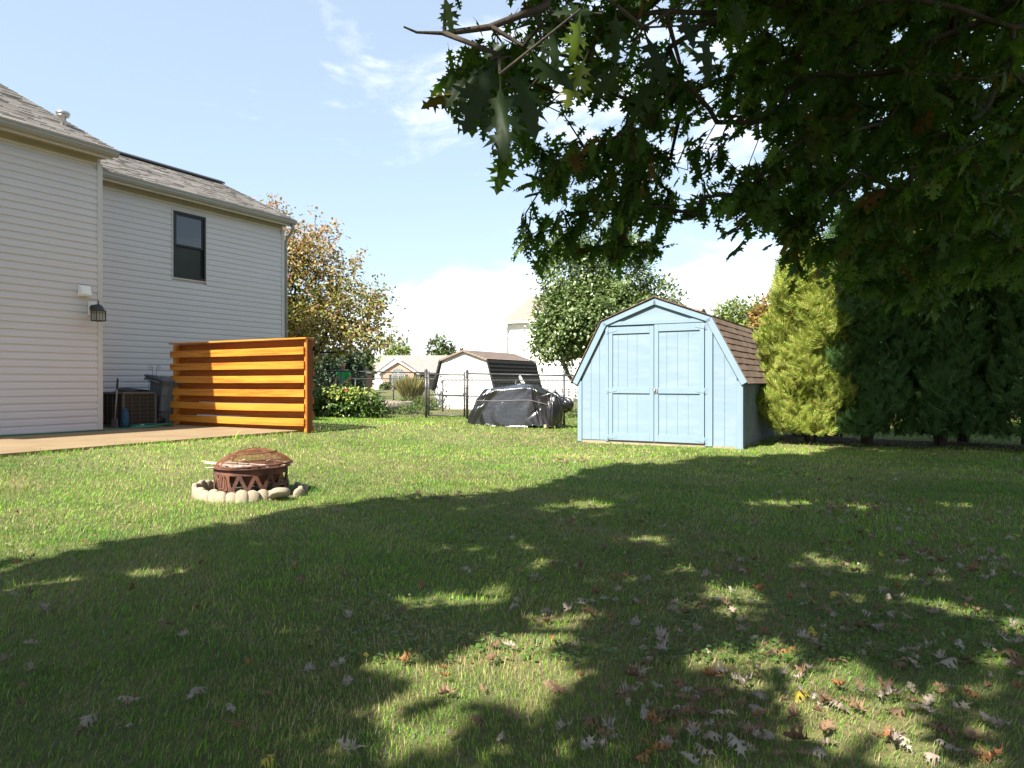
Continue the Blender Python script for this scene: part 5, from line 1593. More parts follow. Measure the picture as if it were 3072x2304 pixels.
    for j, i in enumerate(one):
        M4 = Matrix.Identity(4)
        for a in range(3):
            for b_ in range(3): M4[a][b_] = float(Fm[i, a, b_] * sz[i])
        M4[0][3], M4[1][3], M4[2][3] = [float(q) for q in (PV[i] - off)]
        o = bpy.data.objects.new('leaf', mg if i in (7, 10) else nm[j % 4] if i < len(big) else mes[j % 4]); COL.objects.link(o); o.parent = t; o.matrix_local = M4
        if i in (7, 10): o['label'] = 'bright yellow green leaf'
    V, F = instance(template('oak'), PV[rest], Fm[rest], sz[rest], rs.uniform(.75, 1.1, len(rest)))
    o = link('foliage', np_mesh('foliage', V, F), M['oak_leaf'], t, tuple(-off)); o['kind'] = 'stuff'
    # ---- crown leaves overhead
    per = 6
    QV = np.repeat(AT[nview:], per, 0) + rs.normal(0, .13, (len(AT[nview:]) * per, 3))
    ok = keeps_sun_off_lit(QV, rs)
    qx, qy = to_px(QV); mg_ = 500 / np.maximum(QV[:, 1], .1); seen = (QV[:, 1] > .05) & (qx > -40 - mg_) & (qx < 2252 + mg_) & (qy > -20 - mg_)
    ok &= (~seen) | inside(qx, qy, SKIRT)
    QV = QV[ok]
    hf = leaf_cloud('high_foliage', 'oaklow', QV, rs.normal(0, 1, QV.shape), np.where(seen[ok], rs.uniform(.11, .17, len(QV)), rs.uniform(.20, .30, len(QV))), rs, M['oak_leaf_far'], t, droop=.4, rnd=.3, wide=rs.uniform(.9, 1.3, len(QV)))
    hf.location = tuple(-off)
    print('oak leaves', len(PV), len(QV))
build_oak()

# ================================================================ arborvitae row
def arborvitae(loc, h, r, seedv, label, n=6500, cols=None, lean=0):
    rs = np.random.RandomState(seedv)
    t = thing('arborvitae', label, 'evergreen', loc, 0, 'arborvitae row along the back fence')
    z = rs.uniform(0, 1, n) ** .85; zz = .12 + z * (h - .12)
    prof = np.interp(z, [0, .08, .3, .6, .85, .95, 1], [.78, .97, 1.0, .95, .78, .5, .1])
    th = rs.uniform(0, 2 * np.pi, n)
    lobes = 1 + .14 * np.sin(2 * th + seedv + 5 * z) + .17 * np.sin(4 * th - 11 * z + 2 * seedv) + .12 * np.sin(5.3 * z * h + 3 * th + seedv) + .08 * np.sin(9 * z * h - 5 * th)
    rad = r * prof * lobes * (1 - .50 * rs.uniform(0, 1, n) ** 1.5)
    P = np.stack([rad * np.cos(th) + lean * z, rad * np.sin(th), zz], -1)
    out = np.stack([np.cos(th), np.sin(th), np.full(n, .9)], -1)
    m = cols
    # sprays
    tg = np.stack([-np.sin(th), np.cos(th), 0 * th], -1) * rs.normal(0, .8, (n, 1)); Y = out * .45 + np.array([0, 0, .55]) + tg + rs.normal(0, .2, (n, 3)); Zu = out * np.array([1, 1, .6]) + rs.normal(0, .45, (n, 3))
    V, F = instance(template('spray'), P, frames(Y, Zu), rs.uniform(.13, .27, n), rs.uniform(.75, 1.15, n))
    o = link('foliage', np_mesh('foliage', V, F), m, t); o['kind'] = 'stuff'
    st = []
    mb = MB()
    for k in range(5):
        a = k * 1.3 + seedv; mb.tube([(.05 * math.cos(a), .05 * math.sin(a), -.05), (.12 * math.cos(a), .12 * math.sin(a), .5), (.25 * r * math.cos(a) + lean * .4, .25 * r * math.sin(a), h * .45), (.1 * math.cos(a) + lean * .8, 0, h * .8)], [.05, .04, .03, .012], 6)
    for k in range(70):
        a = rs.uniform(0, 6.28); z0 = rs.uniform(.08, h * .7); rr_ = r * .85
        mb.tube([(.05 * math.cos(a), .05 * math.sin(a), z0), (rr_ * .6 * math.cos(a), rr_ * .6 * math.sin(a), z0 + .12), (rr_ * math.cos(a), rr_ * math.sin(a), z0 + .32)], [.012, .008, .004], 4, False)
    mb.build('trunk', M['bark'], t)
    return t
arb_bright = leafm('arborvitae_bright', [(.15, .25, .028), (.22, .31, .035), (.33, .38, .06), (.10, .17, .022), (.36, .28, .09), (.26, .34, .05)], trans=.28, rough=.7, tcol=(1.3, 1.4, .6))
arb_dark = leafm('arborvitae_shaded', [(.030, .075, .018), (.045, .11, .025), (.065, .13, .03), (.035, .085, .02)], trans=.22, rough=.7, tcol=(1.3, 1.4, .6))  # same foliage darkened, the oak's shadow put into the colour
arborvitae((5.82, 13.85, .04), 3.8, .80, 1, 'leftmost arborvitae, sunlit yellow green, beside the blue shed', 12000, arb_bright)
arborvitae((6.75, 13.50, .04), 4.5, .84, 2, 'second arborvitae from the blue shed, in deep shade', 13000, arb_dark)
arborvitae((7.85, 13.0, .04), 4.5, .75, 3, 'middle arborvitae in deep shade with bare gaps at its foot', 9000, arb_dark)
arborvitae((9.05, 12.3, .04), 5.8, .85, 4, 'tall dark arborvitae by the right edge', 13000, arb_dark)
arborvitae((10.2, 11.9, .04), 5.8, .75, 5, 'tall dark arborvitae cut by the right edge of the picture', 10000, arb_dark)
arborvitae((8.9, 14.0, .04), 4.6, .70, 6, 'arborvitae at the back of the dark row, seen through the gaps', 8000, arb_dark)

# ================================================================ other trees
rs = np.random.RandomState(31)
autumn = mat('autumn_leaf', (.2, .15, .03), island=[(0, (.11, .16, .03)), (.35, (.21, .24, .05)), (.6, (.34, .29, .07)), (.8, (.34, .22, .09)), (1, (.27, .14, .09))], trans=.32, tcol=(1.4, 1.3, .7), rough=.45, spec=.5)
def autumn_top(m):
    t = m.node_tree; bs = [n for n in t.nodes if n.type == 'BSDF_PRINCIPLED'][0]
    tcn = t.nodes.new('ShaderNodeTexCoord'); sp = t.nodes.new('ShaderNodeSeparateXYZ'); mr = t.nodes.new('ShaderNodeMapRange')
    t.links.new(tcn.outputs['Object'], sp.inputs[0]); mr.inputs['From Min'].default_value = 4.2; mr.inputs['From Max'].default_value = 7.6; mr.inputs['To Max'].default_value = .8
    t.links.new(sp.outputs['Z'], mr.inputs['Value'])
    src = bs.inputs['Base Color'].links[0].from_socket; mx = t.nodes.new('ShaderNodeMixRGB'); mx.inputs['Color2'].default_value = (.42, .20, .14, 1)
    t.links.new(mr.outputs[0], mx.inputs['Fac']); t.links.new(src, mx.inputs['Color1']); t.links.new(mx.outputs[0], bs.inputs['Base Color'])
autumn_top(autumn)
make_tree('autumn_tree', 'tree turning orange and gold at the far corner of the house', 'tree', (-7.4, 25.6, .1),
          [(-.6, 0, 3.7, 2.0, 1.8, 1.5), (.9, -.2, 3.2, 1.9, 1.7, 1.2), (-.7, 0, 5.6, 1.7, 1.5, 1.3), (-.2, .2, 6.3, 1.4, 1.3, 1.0), (2.0, 0, 3.9, 1.2, 1.3, 1.1), (.9, 0, 5.1, 1.4, 1.3, 1.0), (-1.9, 0, 4.8, 1.2, 1.4, 2.2), (2.3, -.1, 2.75, 1.3, 1.3, .6), (-1.3, 0, 6.9, .8, .9, .9)],
          1050, 17, .155, (.10, .155), autumn, rs, kind='oval', trunk=[(0, 0, -.1), (0, 0, .5), (.02, .05, 1.1), (0, .05, 1.7)], bark='bark', r_tip=.006, power=.42, r_max=.10, shell=.75)
pear = leafm('pear_leaf', [(.06, .105, .03), (.10, .155, .045), (.15, .21, .07), (.20, .25, .10), (.075, .13, .04)], trans=.22, rough=.32, spec=.6, tcol=(1.3, 1.5, .6))
make_tree('pear_tree', 'rounded green ornamental pear tree with pale trunks behind the blue shed', 'tree', (2.55, 24.2, .1),
          [(-.1, 0, 3.3, 1.75, 1.8, 1.3), (-1.0, 0, 2.7, 1.0, 1.2, .9), (.9, 0, 3.2, 1.7, 1.5, 1.2), (-.6, 0, 4.8, 1.1, 1.1, 1.2), (1.1, 0, 5.0, 1.1, 1.0, 1.3), (2.2, 0, 3.4, 1.1, 1.0, 1.2), (-.5, 0, 5.8, .7, .6, .8), (1.2, 0, 6.1, .55, .5, .75), (2.6, 0, 2.7, .8, .8, .7)],
          1600, 24, .14, (.10, .15), pear, rs, kind='oval', trunk=[(-.25, 0, -.1), (-.25, 0, .45), (-.2, 0, .9)], r_tip=.005, power=.42, r_max=.06, shell=.5)

far_g = leafm('far_green', [(.06, .10, .025), (.09, .13, .03), (.12, .15, .04)], trans=.2, tcol=(1.2, 1.3, .7))
far_y = leafm('far_yellow_green', [(.15, .21, .05), (.20, .25, .06), (.13, .19, .05)], trans=.25, tcol=(1.2, 1.2, .7))
far_o = leafm('far_orange', [(.26, .19, .05), (.32, .18, .06), (.18, .17, .04)], trans=.25, tcol=(1.2, 1.2, .7))
pine = leafm('pine_needles', [(.035, .06, .03), (.05, .085, .04), (.07, .10, .05)], trans=.1, tcol=(1.1, 1.1, .8))
G1 = 'background trees beyond the neighbouring yards'
def simple(name, label, x, Z, top, w, lm, n=260, per=12, sz=.35, ells=None, cat='tree'):
    X = (x - 512) / 710 * Z
    h = 1.2 + (382 - top) / 710 * Z
    hw = w / 710 * Z / 2
    e = ells or [(0, 0, h * .62, hw, hw * .8, h * .38), (-hw * .45, 0, h * .45, hw * .6, hw * .6, h * .3), (hw * .45, 0, h * .5, hw * .6, hw * .6, h * .32), (0, 0, h * .3, hw * .9, hw * .7, h * .28)]
    return make_tree(name, label, cat, (X, Z, .05), e, n, per, hw * .09, (sz * .6, sz), lm, rs, kind='diamond', trunk=[(0, 0, -.1), (0, 0, h * .15), (0, 0, h * .3)], group=G1, r_tip=.02, power=.4)
simple('shade_tree', 'dense dark green tree just past the house corner under the autumn tree', 293, 34, 296, 44, far_g, 320, 14, .28)
simple('pine_tree', 'blue green pine behind the bald man', 345, 47, 347, 34, pine, 320, 16, .32)
simple('pine_tree', 'dark pine filling the gap under the autumn tree', 318, 44, 338, 46, pine, 320, 16, .3)
simple('pine_tree', 'smaller pine right of the bald man, nearer the brick house', 356, 52, 350, 18, pine, 220, 14, .32)
simple('shade_tree', 'mid green tree rising between the pines and the brick house roof', 362, 95, 346, 22, far_g, 240, 12, .7)
simple('shade_tree', 'yellow green tree above the left end of the brick house roof', 396, 128, 339, 34, far_y, 260, 12, .9)
simple('shade_tree', 'round green tree above the middle of the brick house roof', 441, 132, 337, 28, far_g, 260, 12, .9)
simple('shade_tree', 'small tree top just left of the white barn shed ridge', 462, 135, 350, 14, far_g, 120, 12, .8)
simple('shade_tree', 'pale green tree right of the blue shed roof', 742, 40, 300, 72, far_y, 800, 18, .34)
simple('shade_tree', 'orange tinged tree between the blue shed and the arborvitae', 780, 31, 292, 58, far_o, 650, 15, .26)
simple('shade_tree', 'green shrubby tree low behind the blue shed roof', 765, 26, 332, 56, far_g, 500, 15, .22)
simple('shade_tree', 'thin topped orange tree showing above the leftmost arborvitae', 800, 38, 268, 40, far_o, 240, 9, .26)
# a wood on the horizon closing the gaps at the sides
for (x, Z, top, w, lab) in ((-180, 60, 300, 300, 'broad green tree far off beyond the house, out to the left'), (900, 60, 250, 200, 'tall green tree behind the dark arborvitae'), (1010, 48, 210, 170, 'yellow green tree glowing through the oak leaves at the right edge'), (1200, 60, 240, 220, 'tree behind the right edge of the arborvitae row')):
    simple('shade_tree', lab, x, Z, top, w, far_y if x == 1010 else far_g, 420, 13, .5)

for (X_, Y_, h_, lab) in ((24, 20, 9.5, 'broad tree off to the right that the upstairs window mirrors'), (30, 27, 10.5, 'second broad tree off to the right beyond the hedge row'), (20, 31, 8.0, 'tree standing right of the back fence behind the evergreens')):
    make_tree('shade_tree', lab, 'tree', (X_, Y_, 0), [(0, 0, h_ * .6, 3.2, 3.2, h_ * .38), (1.5, 1, h_ * .4, 2.4, 2.4, 2), (-1.5, -1, h_ * .42, 2.4, 2.4, 2)], 420, 14, .4, (.3, .5), far_g, rs, trunk=[(0, 0, -.1), (0, 0, 1.2), (0, 0, 2)], group=G1, r_tip=.02, power=.4)

# shrubs of the brick house and the ornamental grass
def grass_clump(name, label, loc, h, r, n, m, seedv):
    rs = np.random.RandomState(seedv); t = thing(name, label, 'ornamental grass', loc)
    a = rs.uniform(0, 6.28, n); q = rs.uniform(0, 1, n) ** .6
    P = np.stack([np.cos(a) * q * r * .35, np.sin(a) * q * r * .35, 0 * a], -1)
    Y = np.stack([np.cos(a) * q * r * .8, np.sin(a) * q * r * .8, np.full(n, h)], -1)
    V, F = instance(template('blade'), P, frames(Y, rs.normal(0, 1, (n, 3))), rs.uniform(.6, 1.0, n) * h)
    o = link('blades', np_mesh('blades', V, F), m, t); o['kind'] = 'stuff'
straw = leafm('ornamental_grass', [(.20, .21, .07), (.30, .26, .11), (.16, .19, .05), (.38, .30, .15)], trans=.2, tcol=(1.1, 1.1, .8))
grass_clump('ornamental_grass', 'tall arching ornamental grass clump before the brick house', (-5.75, 40.5, .08), 1.6, 1.1, 1200, straw, 3)
grass_clump('ornamental_grass', 'smaller grassy clump beside the barn shed wall', (-3.3, 26.6, .05), .75, .5, 300, straw, 4)
def shrub(name, label, loc, ells, n, per, sz, m, seedv, cat='shrub', group=None, kind='oval', sp=.06, stems=True):
    rs = np.random.RandomState(seedv)
    return make_tree(name, label, cat, loc, ells, n, per, sp, sz, m, rs, kind=kind, trunk=[(0, 0, -.05), (0, 0, .05), (0, 0, .12)], r_tip=.0035, power=.35, shell=.7, droop=.2, group=group)
shrub('low_shrub', 'clipped round shrub under the brick house window, left one', (-18.3, 102.6, 0), [(0, 0, .5, .9, .7, .6)], 60, 14, (.2, .3), far_g, 5, sp=.1)
shrub('low_shrub', 'clipped round shrub under the brick house window, right one', (-16.3, 102.6, 0), [(0, 0, .45, .8, .7, .5)], 60, 14, (.2, .3), far_g, 6, sp=.1)
weeds = leafm('weeds', [(.07, .13, .03), (.10, .16, .03), (.15, .18, .05)], trans=.3, tcol=(1.2, 1.3, .7))
for (x, y, r_, h_, lab) in ((-4.7, 33, .9, .45, 'loose leafy weeds in the neighbouring yard left of the gate post'), (-3.15, 25.8, .5, .5, 'leafy weeds at the foot of the white barn shed'), (-3.4, 22.6, .8, .35, 'low weeds behind the gate'), (2.0, 21.5, .6, .3, 'low weeds behind the covered furniture')):
    shrub('weed_patch', lab, (x, y, .05), [(0, 0, h_ * .5, r_, r_ * .7, h_ * .6)], 90, 7, (.06, .12), weeds, int(y * 3), sp=.08)
bush_m = leafm('bush_leaf', [(.03, .075, .015), (.05, .115, .02), (.09, .17, .03), (.14, .20, .04), (.04, .09, .018)], trans=.25, rough=.35, spec=.55, tcol=(1.3, 1.5, .6))
zb = float(ground_z(-4.9, 20.6))
bush = shrub('flowering_bush', 'leafy green bush with pale tips growing against the chain link fence', (-4.75, 20.3, zb), [(-.45, 0, .45, .65, .5, .45), (.45, 0, .42, .60, .5, .40), (0, 0, .48, .55, .45, .40), (.85, 0, .30, .35, .4, .26), (-.62, .1, .85, .16, .2, .25), (-.9, .1, .5, .4, .4, .4)], 520, 8, (.07, .12), bush_m, 9)
tips = leafm('bush_pale_tips', [(.28, .34, .06), (.36, .38, .10), (.24, .32, .05)], trans=.3, tcol=(1.2, 1.2, .6))
rs = np.random.RandomState(12); n = 170
a = rs.uniform(0, 6.28, n); P = np.stack([rs.normal(.15, .42, n), -.35 - rs.uniform(0, .15, n), rs.normal(.72, .12, n)], -1)
leaf_cloud('pale_leaves', 'oval', P, np.tile([0, -1, .4], (n, 1)), rs.uniform(.07, .12, n), rs, tips, bush, rnd=.7)
b = MB()
for i in range(3):
    for k in range(6):
        aa = k * 1.05 + i; b.add([(0, 0, 0), (.045 * math.cos(aa), -.02 - .01 * i, .045 * math.sin(aa)), (.045 * math.cos(aa + 1), -.02, .045 * math.sin(aa + 1))], [(0, 1, 2)])
b.build('red_flower', mat('red_petals', (.6, .03, .05), rough=.6), bush, (.12, -.50, .80))
for (x, y, r_, h_, lab) in ((-6.3, 20.9, .5, .8, 'dark leafy shrub hidden behind the right end of the orange screen'),):
    shrub('leafy_shrub', lab, (x, y, .15), [(0, 0, h_ * .6, r_, r_, h_ * .6)], 200, 8, (.07, .11), bush_m, 44)

# ================================================================ lawn grass
def lawn():
    rs = np.random.RandomState(99)
    bands = [(1.55, 3.2, 11000, .0032), (3.2, 5.5, 5600, .0044), (5.5, 8.5, 2900, .0062), (8.5, 13, 1300, .009), (13, 21.5, 520, .014)]
    Vs = []; Fs = []; k = 0; cols = []
    for (y0, y1, dens, wd) in bands:
        area = .5 * ((.78 * y1 + 1.1) + (.78 * y0 + 1.1)) * 2 * (y1 - y0)
        n = int(area * dens)
        y = rs.uniform(y0, y1, n); x = rs.uniform(-1, 1, n) * (.78 * y1 + 1.1)
        ok = np.abs(x) < .78 * y + 1.1
        x, y = x[ok], y[ok]
        # clumping
        f = .5 + .5 * np.sin(x * 3.1 + 2 * np.sin(y * 2.3)) * np.sin(y * 3.7 + 1.5 * np.sin(x * 1.9))
        dx = x - CORNER[0]; dy = y - CORNER[1]; b_ = dx * N[0] + dy * N[1]; a_ = dx * U[0] + dy * U[1]
        edge = 3.45 + .05 * np.sin(a_ * 5) + .04 * np.sin(a_ * 13)
        ok = ~((b_ < edge) & (b_ > -9) & (a_ < 1.95))
        sx = (x - 1.31) * N[0] + (y - 14.08) * N[1]; sy = (x - 1.31) * U[0] + (y - 14.08) * U[1]
        ok &= ~((sx > 0) & (sx < SW) & (sy > 0) & (sy < SD))
        ok &= ((x - FPX) ** 2 + (y - FPY) ** 2 > .59 ** 2)
        x, y, f = x[ok], y[ok], f[ok]; a_ = a_[ok]; b_ = b_[ok]
        n = len(x)
        pp = .5 + .5 * np.sin(x * 5.3 + 3 * np.sin(y * 4.1)) * np.sin(y * 6.1 + 2 * np.sin(x * 3.3))
        h = rs.uniform(.016, .046, n) * np.interp(y, [2, 5], [.8, 1]) * (1 + .55 * f * pp) * np.where(rs.uniform(0, 1, n) < .05, 1.6, 1.0) * np.interp(y, [2, 20], [.80, 1.05])
        # taller tufts by the slab edge and posts
        h *= 1 + .9 * np.exp(-((b_ - 3.5) / .12) ** 2) * (a_ < 2.3)
        th = rs.uniform(0, 2 * np.pi, n); ln = rs.uniform(.15, 1.1, n) * h
        # flattened swirls
        sw = np.sin(x * 1.1 + y * .7) * 2
        dxl = np.cos(th) * ln + .35 * h * np.cos(sw); dyl = np.sin(th) * ln + .35 * h * np.sin(sw)
        z = ground_z(x, y)
        wv = np.stack([-np.sin(th), np.cos(th)], -1) * (wd * rs.uniform(.5, 1.0, n))[:, None] * .5
        # face the blade roughly broad side to random directions
        B = np.stack([x, y, z - .004], -1)
        W_ = np.concatenate([wv, np.zeros((n, 1))], 1)
        Mi = B + np.stack([dxl * .42, dyl * .42, h * .68], -1)
        Tp = B + np.stack([dxl, dyl, h * rs.uniform(.75, 1.0, n)], -1)
        V = np.stack([B - W_, B + W_, Mi + W_ * .75, Mi - W_ * .75, Tp], 1)
        F = np.array([[0, 1, 2], [0, 2, 3], [3, 2, 4]])[None] + (np.arange(n) * 5)[:, None, None] + k
        k += n * 5; Vs.append(V.reshape(-1, 3)); Fs.append(F.reshape(-1, 3))
        # dry patches
        p1 = np.sin(x * 2.1 + 1.7 * np.sin(y * 1.3) + 1) * np.sin(y * 1.9 + 1.3 * np.sin(x * 1.1)) 
        dry = np.clip(.19 + .18 * p1 + .10 * np.sin(x * 7 + y * 5), .04, .8)
        dry = dry + .25 * np.exp(-((x - .1) / 1.3) ** 2 - ((y - 3.0) / .7) ** 2) + .18 * np.exp(-((x - 2.8) / 2.2) ** 2 - ((y - 2.4) / .6) ** 2)
        isdry = rs.uniform(0, 1, n) < dry
        g = rs.uniform(0, 1, n)
        lush = np.array([.066, .19, .011]); lime = np.array([.25, .46, .027]); olive = np.array([.145, .28, .024])
        c = lush[None] * (1 - g)[:, None] + lime[None] * g[:, None]
        c = np.where((rs.uniform(0, 1, n) < .4)[:, None], olive[None] * (.7 + .6 * g)[:, None], c)
        blue = np.array([.075, .115, .065])
        c = np.where((rs.uniform(0, 1, n) < .15)[:, None], blue, c)
        st = np.array([.44, .37, .17])[None] * rs.uniform(.5, 1.15, n)[:, None]
        c = np.where(isdry[:, None], st, c)
        # brighter, more yellow toward the open lawn
        farm = sstep((y - 5) / 6)[:, None]
        c = c * (1 + .15 * farm * np.array([1.2, 1.0, .8]))
        big = np.sin(x * .9 + 1.3 * np.sin(y * .7 + 1)) * np.sin(y * 1.1 + 1.1 * np.sin(x * .8)) + .5 * np.sin(x * 3.7 + y * 2.9) * np.sin(y * 4.3 - x)
        c = c * np.where((big > 0)[:, None], 1 + .22 * big[:, None], 1 + big[:, None] * np.array([.30, .14, .25]))
        cols.append(np.repeat(c, 5, 0))
    V = np.concatenate(Vs); F = np.concatenate(Fs); C = np.concatenate(cols)
    me = np_mesh('lawn_grass', V, F)
    ca = me.color_attributes.new('tint', 'FLOAT_COLOR', 'POINT')
    C4 = np.concatenate([C, np.ones((len(C), 1))], 1).astype(np.float32)
    ca.data.foreach_set('color', C4.ravel())
    m = bpy.data.materials.new('grass_blades'); m.use_nodes = True; t = m.node_tree; bs = t.nodes['Principled BSDF']
    at = t.nodes.new('ShaderNodeAttribute'); at.attribute_name = 'tint'
    bs.inputs['Roughness'].default_value = .55; bs.inputs['Specular IOR Level'].default_value = .35
    t.links.new(at.outputs['Color'], bs.inputs['Base Color'])
    tr = t.nodes.new('ShaderNodeBsdfTranslucent'); ms = t.nodes.new('ShaderNodeMixShader'); ms.inputs[0].default_value = .3
    t.links.new(at.outputs['Color'], tr.inputs['Color']); t.links.new(bs.outputs[0], ms.inputs[1]); t.links.new(tr.outputs[0], ms.inputs[2])
    t.links.new(ms.outputs[0], t.nodes['Material Output'].inputs['Surface'])
    o = link('lawn_grass', me, m); tag(o, 'mown lawn grass with dry straw patches all over the yard', 'grass', kind='stuff')
    print('grass blades', len(F) // 3)
lawn()

# broad leaved clover in the shaded right half
rs = np.random.RandomState(5); n = 9000
y = 3.0 + 8 * rs.uniform(0, 1, n) ** 1.3; x = rs.uniform(-.25, .76, n) * y
k_ = (np.sin(x * 2.3 + y) * np.sin(y * 2.1 - x) + np.clip((x / y) * 2.2, -1, 1)) > -.1
x, y = x[k_], y[k_]; n = len(x)
P = np.stack([x, y, ground_z(x, y) + rs.uniform(.012, .04, n)], -1)
a = rs.uniform(0, 6.28, n)
o = None
V, F = instance(template('oval'), P, frames(np.stack([np.cos(a), np.sin(a), .1 + 0 * a], -1), np.array([[0, 0, 1.]]) + rs.normal(0, .35, (n, 3))), rs.uniform(.013, .028, n), np.full(n, 1.5))
o = link('clover', np_mesh('clover', V, F), leafm('clover_leaf', [(.05, .11, .02), (.08, .15, .028), (.10, .18, .035)], trans=.25, tcol=(1.2, 1.4, .7)))
tag(o, 'round leaved clover and creeping weeds in the shaded lawn', 'ground cover', kind='stuff')

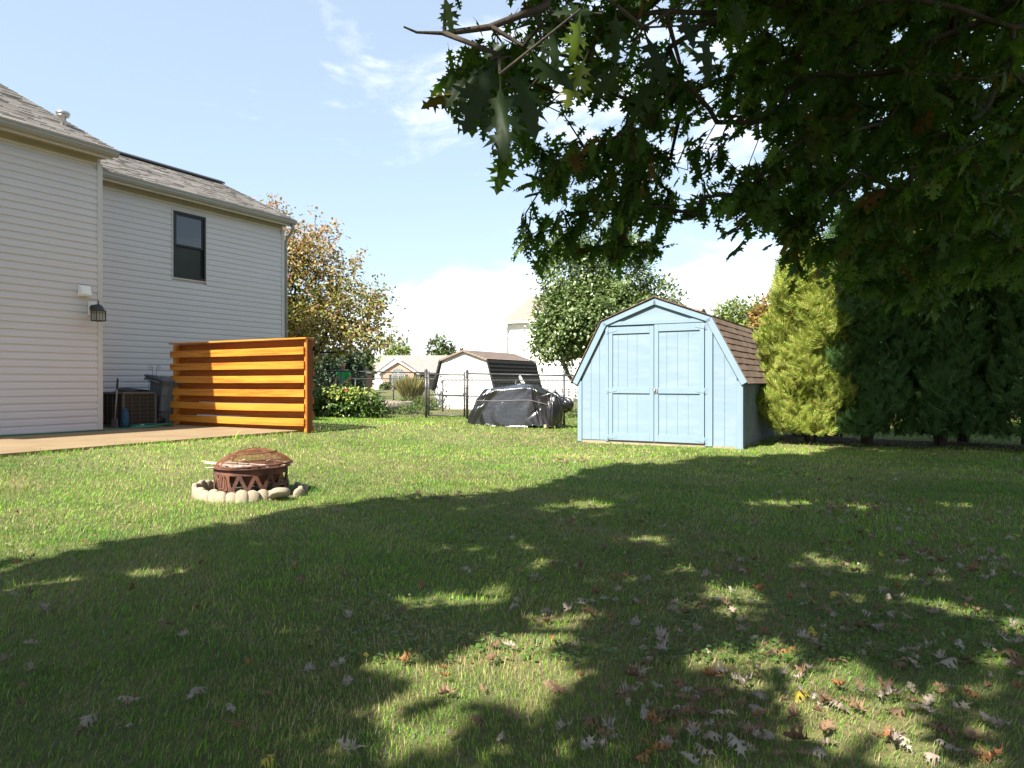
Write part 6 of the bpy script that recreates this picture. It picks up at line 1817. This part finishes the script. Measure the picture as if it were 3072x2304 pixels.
# ================================================================ fallen leaves
def fallen():
    rs = np.random.RandomState(17)
    cm = {'brown': mat('fallen_brown', (.22, .12, .06), island=[(0, (.12, .07, .04)), (.5, (.18, .11, .065)), (1, (.23, .145, .085))], rough=.7, trans=.15),
          'pale': mat('fallen_pale', (.40, .35, .28), island=[(0, (.22, .18, .145)), (.5, (.32, .28, .235)), (1, (.25, .20, .15))], rough=.6, trans=.15),
          'orange': mat('fallen_orange', (.40, .16, .05), island=[(0, (.24, .10, .045)), (1, (.32, .15, .06))], rough=.6, trans=.25),
          'yellow': mat('fallen_yellow', (.50, .40, .05), island=[(0, (.45, .36, .05)), (1, (.55, .45, .08))], rough=.6, trans=.3)}
    v, f = template('oakcurl'); meshes = {}
    for c, m in cm.items():
        L = []
        for k in range(3):
            vv = v.copy(); vv[:, 0] *= (.72, 1.0, .85)[k]; vv[:, 2] = vv[:, 2] * (.5, .9, 1.5)[k] + .08 * np.sin(v[:, 1] * 6 + k * 2)
            me = np_mesh('fallen_leaf', vv, f); me.materials.append(m); L.append(me)
        meshes[c] = L
    # positions: sparse everywhere, thick at the right, small heaps
    pts = []
    def at(x, y): Z = 1841. / (y - 825); return ((x - 1106) / 1534 * Z, Z)
    for i in range(3300):
        x = rs.uniform(0, 2212); y = 985 + (1659 - 985) * rs.uniform(0, 1) ** .8
        w = np.interp(x, [0, 800, 1200, 1500, 2212], [.05, .07, .20, .55, .60])
        if y < 1100: w *= np.interp(x, [0, 900, 1050, 1700], [.05, .5, .8, .8])
        w *= np.interp(y, [985, 1300, 1659], [.8, 1.1, 1.0])
        if rs.uniform() < w * np.interp(y, [1000, 1300, 1659], [.9, .65, .27]): pts.append(at(x, y) + (0,))
    def heap(cx, cy, rx, ry, n):
        for i in range(n):
            x = cx + rs.normal(0, rx); y = cy + rs.normal(0, ry)
            if y > 960: pts.append(at(x, y) + (1,))
    heap(1830, 1105, 70, 12, 60); heap(1230, 1000, 60, 5, 45); heap(1560, 1530, 90, 40, 22); heap(950, 1080, 50, 6, 20); heap(420, 962, 40, 3, 18); heap(1500, 1600, 80, 25, 12); heap(2050, 1230, 90, 30, 24); heap(560, 950, 20, 2, 8)
    hand = [(592, 1642, 'yellow', .085), (397, 1522, 'pale', .10), (745, 1443, 'pale', .09), (755, 1480, 'pale', .085), (645, 1473, 'pale', .07), (467, 1590, 'brown', .11), (620, 1230, 'brown', .09), (1612, 1645, 'pale', .10), (1795, 1300, 'yellow', .10), (1765, 1385, 'yellow', .10), (1720, 1405, 'orange', .11),
            (1120, 1302, 'pale', .07), (780, 1428, 'yellow', .04), (1380, 1368, 'pale', .09), (1230, 1510, 'brown', .11), (1740, 1500, 'yellow', .10)]
    allp = [(at(a, b) + (0,), c, s) for a, b, c, s in hand] + [(p, None, None) for p in pts]
    rec = []
    for (X, Y, hp_), c, s in allp:
        bb = (X - CORNER[0]) * N[0] + (Y - CORNER[1]) * N[1]; aa = (X - CORNER[0]) * U[0] + (Y - CORNER[1]) * U[1]
        if bb < 3.3 and aa < 2: continue
        if c is None:
            q = rs.uniform()
            c = 'pale' if q < .48 else 'brown' if q < .90 else 'orange' if q < .985 else 'yellow'
            if hp_: c = 'brown' if q < .55 else 'pale' if q < .9 else 'orange'
            s = rs.uniform(.035, .10)
        z = float(ground_z(X, Y)) + (.026 if not hp_ else .024 + rs.uniform(0, .02)) + rs.uniform(0, .008)
        a = rs.uniform(0, 6.28); tl = rs.normal(0, .20, 2)
        Yv = np.array([math.cos(a), math.sin(a), tl[0]]); Zv = np.array([tl[1], rs.normal(0, .3), 1.0 if rs.uniform() < .6 else -1.0])
        rec.append((np.array([X, Y, z]), Yv, Zv, s, c))
    rec = sorted(rec, key=lambda r: -r[3] / r[0][1])
    LAB = {'brown': 'curled brown oak leaf lying in the grass', 'pale': 'pale grey tan oak leaf lying in the grass', 'orange': 'dry orange oak leaf lying in the grass', 'yellow': 'yellow leaf lying in the grass'}
    Fm = frames(np.array([r[1] for r in rec]), np.array([r[2] for r in rec]))
    for i in range(min(296, len(rec))):
        p, _, _, s, c = rec[i]
        o = bpy.data.objects.new('fallen_leaf', meshes[c][i % 3]); COL.objects.link(o)
        M4 = Matrix.Identity(4)
        for a in range(3):
            for b_ in range(3): M4[a][b_] = float(Fm[i, a, b_] * s)
            M4[a][3] = float(p[a])
        o.matrix_world = M4
        X_, Y_ = p[0] / p[1], p[1]
        col_ = 'by the left edge' if X_ < -.5 else 'left of centre' if X_ < -.18 else 'near the centre' if X_ < .12 else 'right of centre' if X_ < .42 else 'by the right edge'
        row_ = 'closest to the camera' if Y_ < 2.7 else 'in the foreground' if Y_ < 3.7 else 'in the middle of the shade' if Y_ < 5.5 else 'below the fire pit level' if Y_ < 7.2 else 'far back near the sunlit edge' if Y_ < 9.5 else 'before the blue shed and evergreens'
        size_ = 'large ' if s > .085 else 'small ' if s < .062 else ''
        lab = size_ + {'brown': 'curled brown oak leaf', 'pale': 'pale grey tan oak leaf', 'orange': 'dry orange oak leaf', 'yellow': 'yellow oak leaf'}[c] + ' ' + row_ + ', ' + col_
        if c == 'yellow' and abs(p[0] + (1106 - 592) / 1534 * 2.25) < .12 and p[1] < 2.4: lab = 'bright yellow leaf at the bottom edge, left of centre'
        tag(o, lab, 'fallen leaf', 'fallen oak leaves scattered on the lawn')
    rest = rec[296:]
    for c in cm:
        idx = [i + 296 for i, r in enumerate(rest) if r[4] == c]
        if not idx: continue
        V, F = instance((meshes_v(v, 1), f), np.array([rec[i][0] for i in idx]), Fm[idx], np.array([rec[i][3] for i in idx]))
        o = link('leaf_litter', np_mesh('leaf_litter', V, F), cm[c]); tag(o, {'brown': 'small brown fallen leaves farther across the lawn', 'pale': 'small pale fallen leaves farther across the lawn', 'orange': 'small orange fallen leaves farther across the lawn', 'yellow': 'small yellow fallen leaves farther across the lawn'}[c], 'leaf litter', kind='stuff')
    print('fallen', len(rec))
def meshes_v(v, k):
    vv = v.copy(); vv[:, 2] = vv[:, 2] * 1.1 + .1 * np.sin(v[:, 1] * 6 + 2); return vv
fallen()
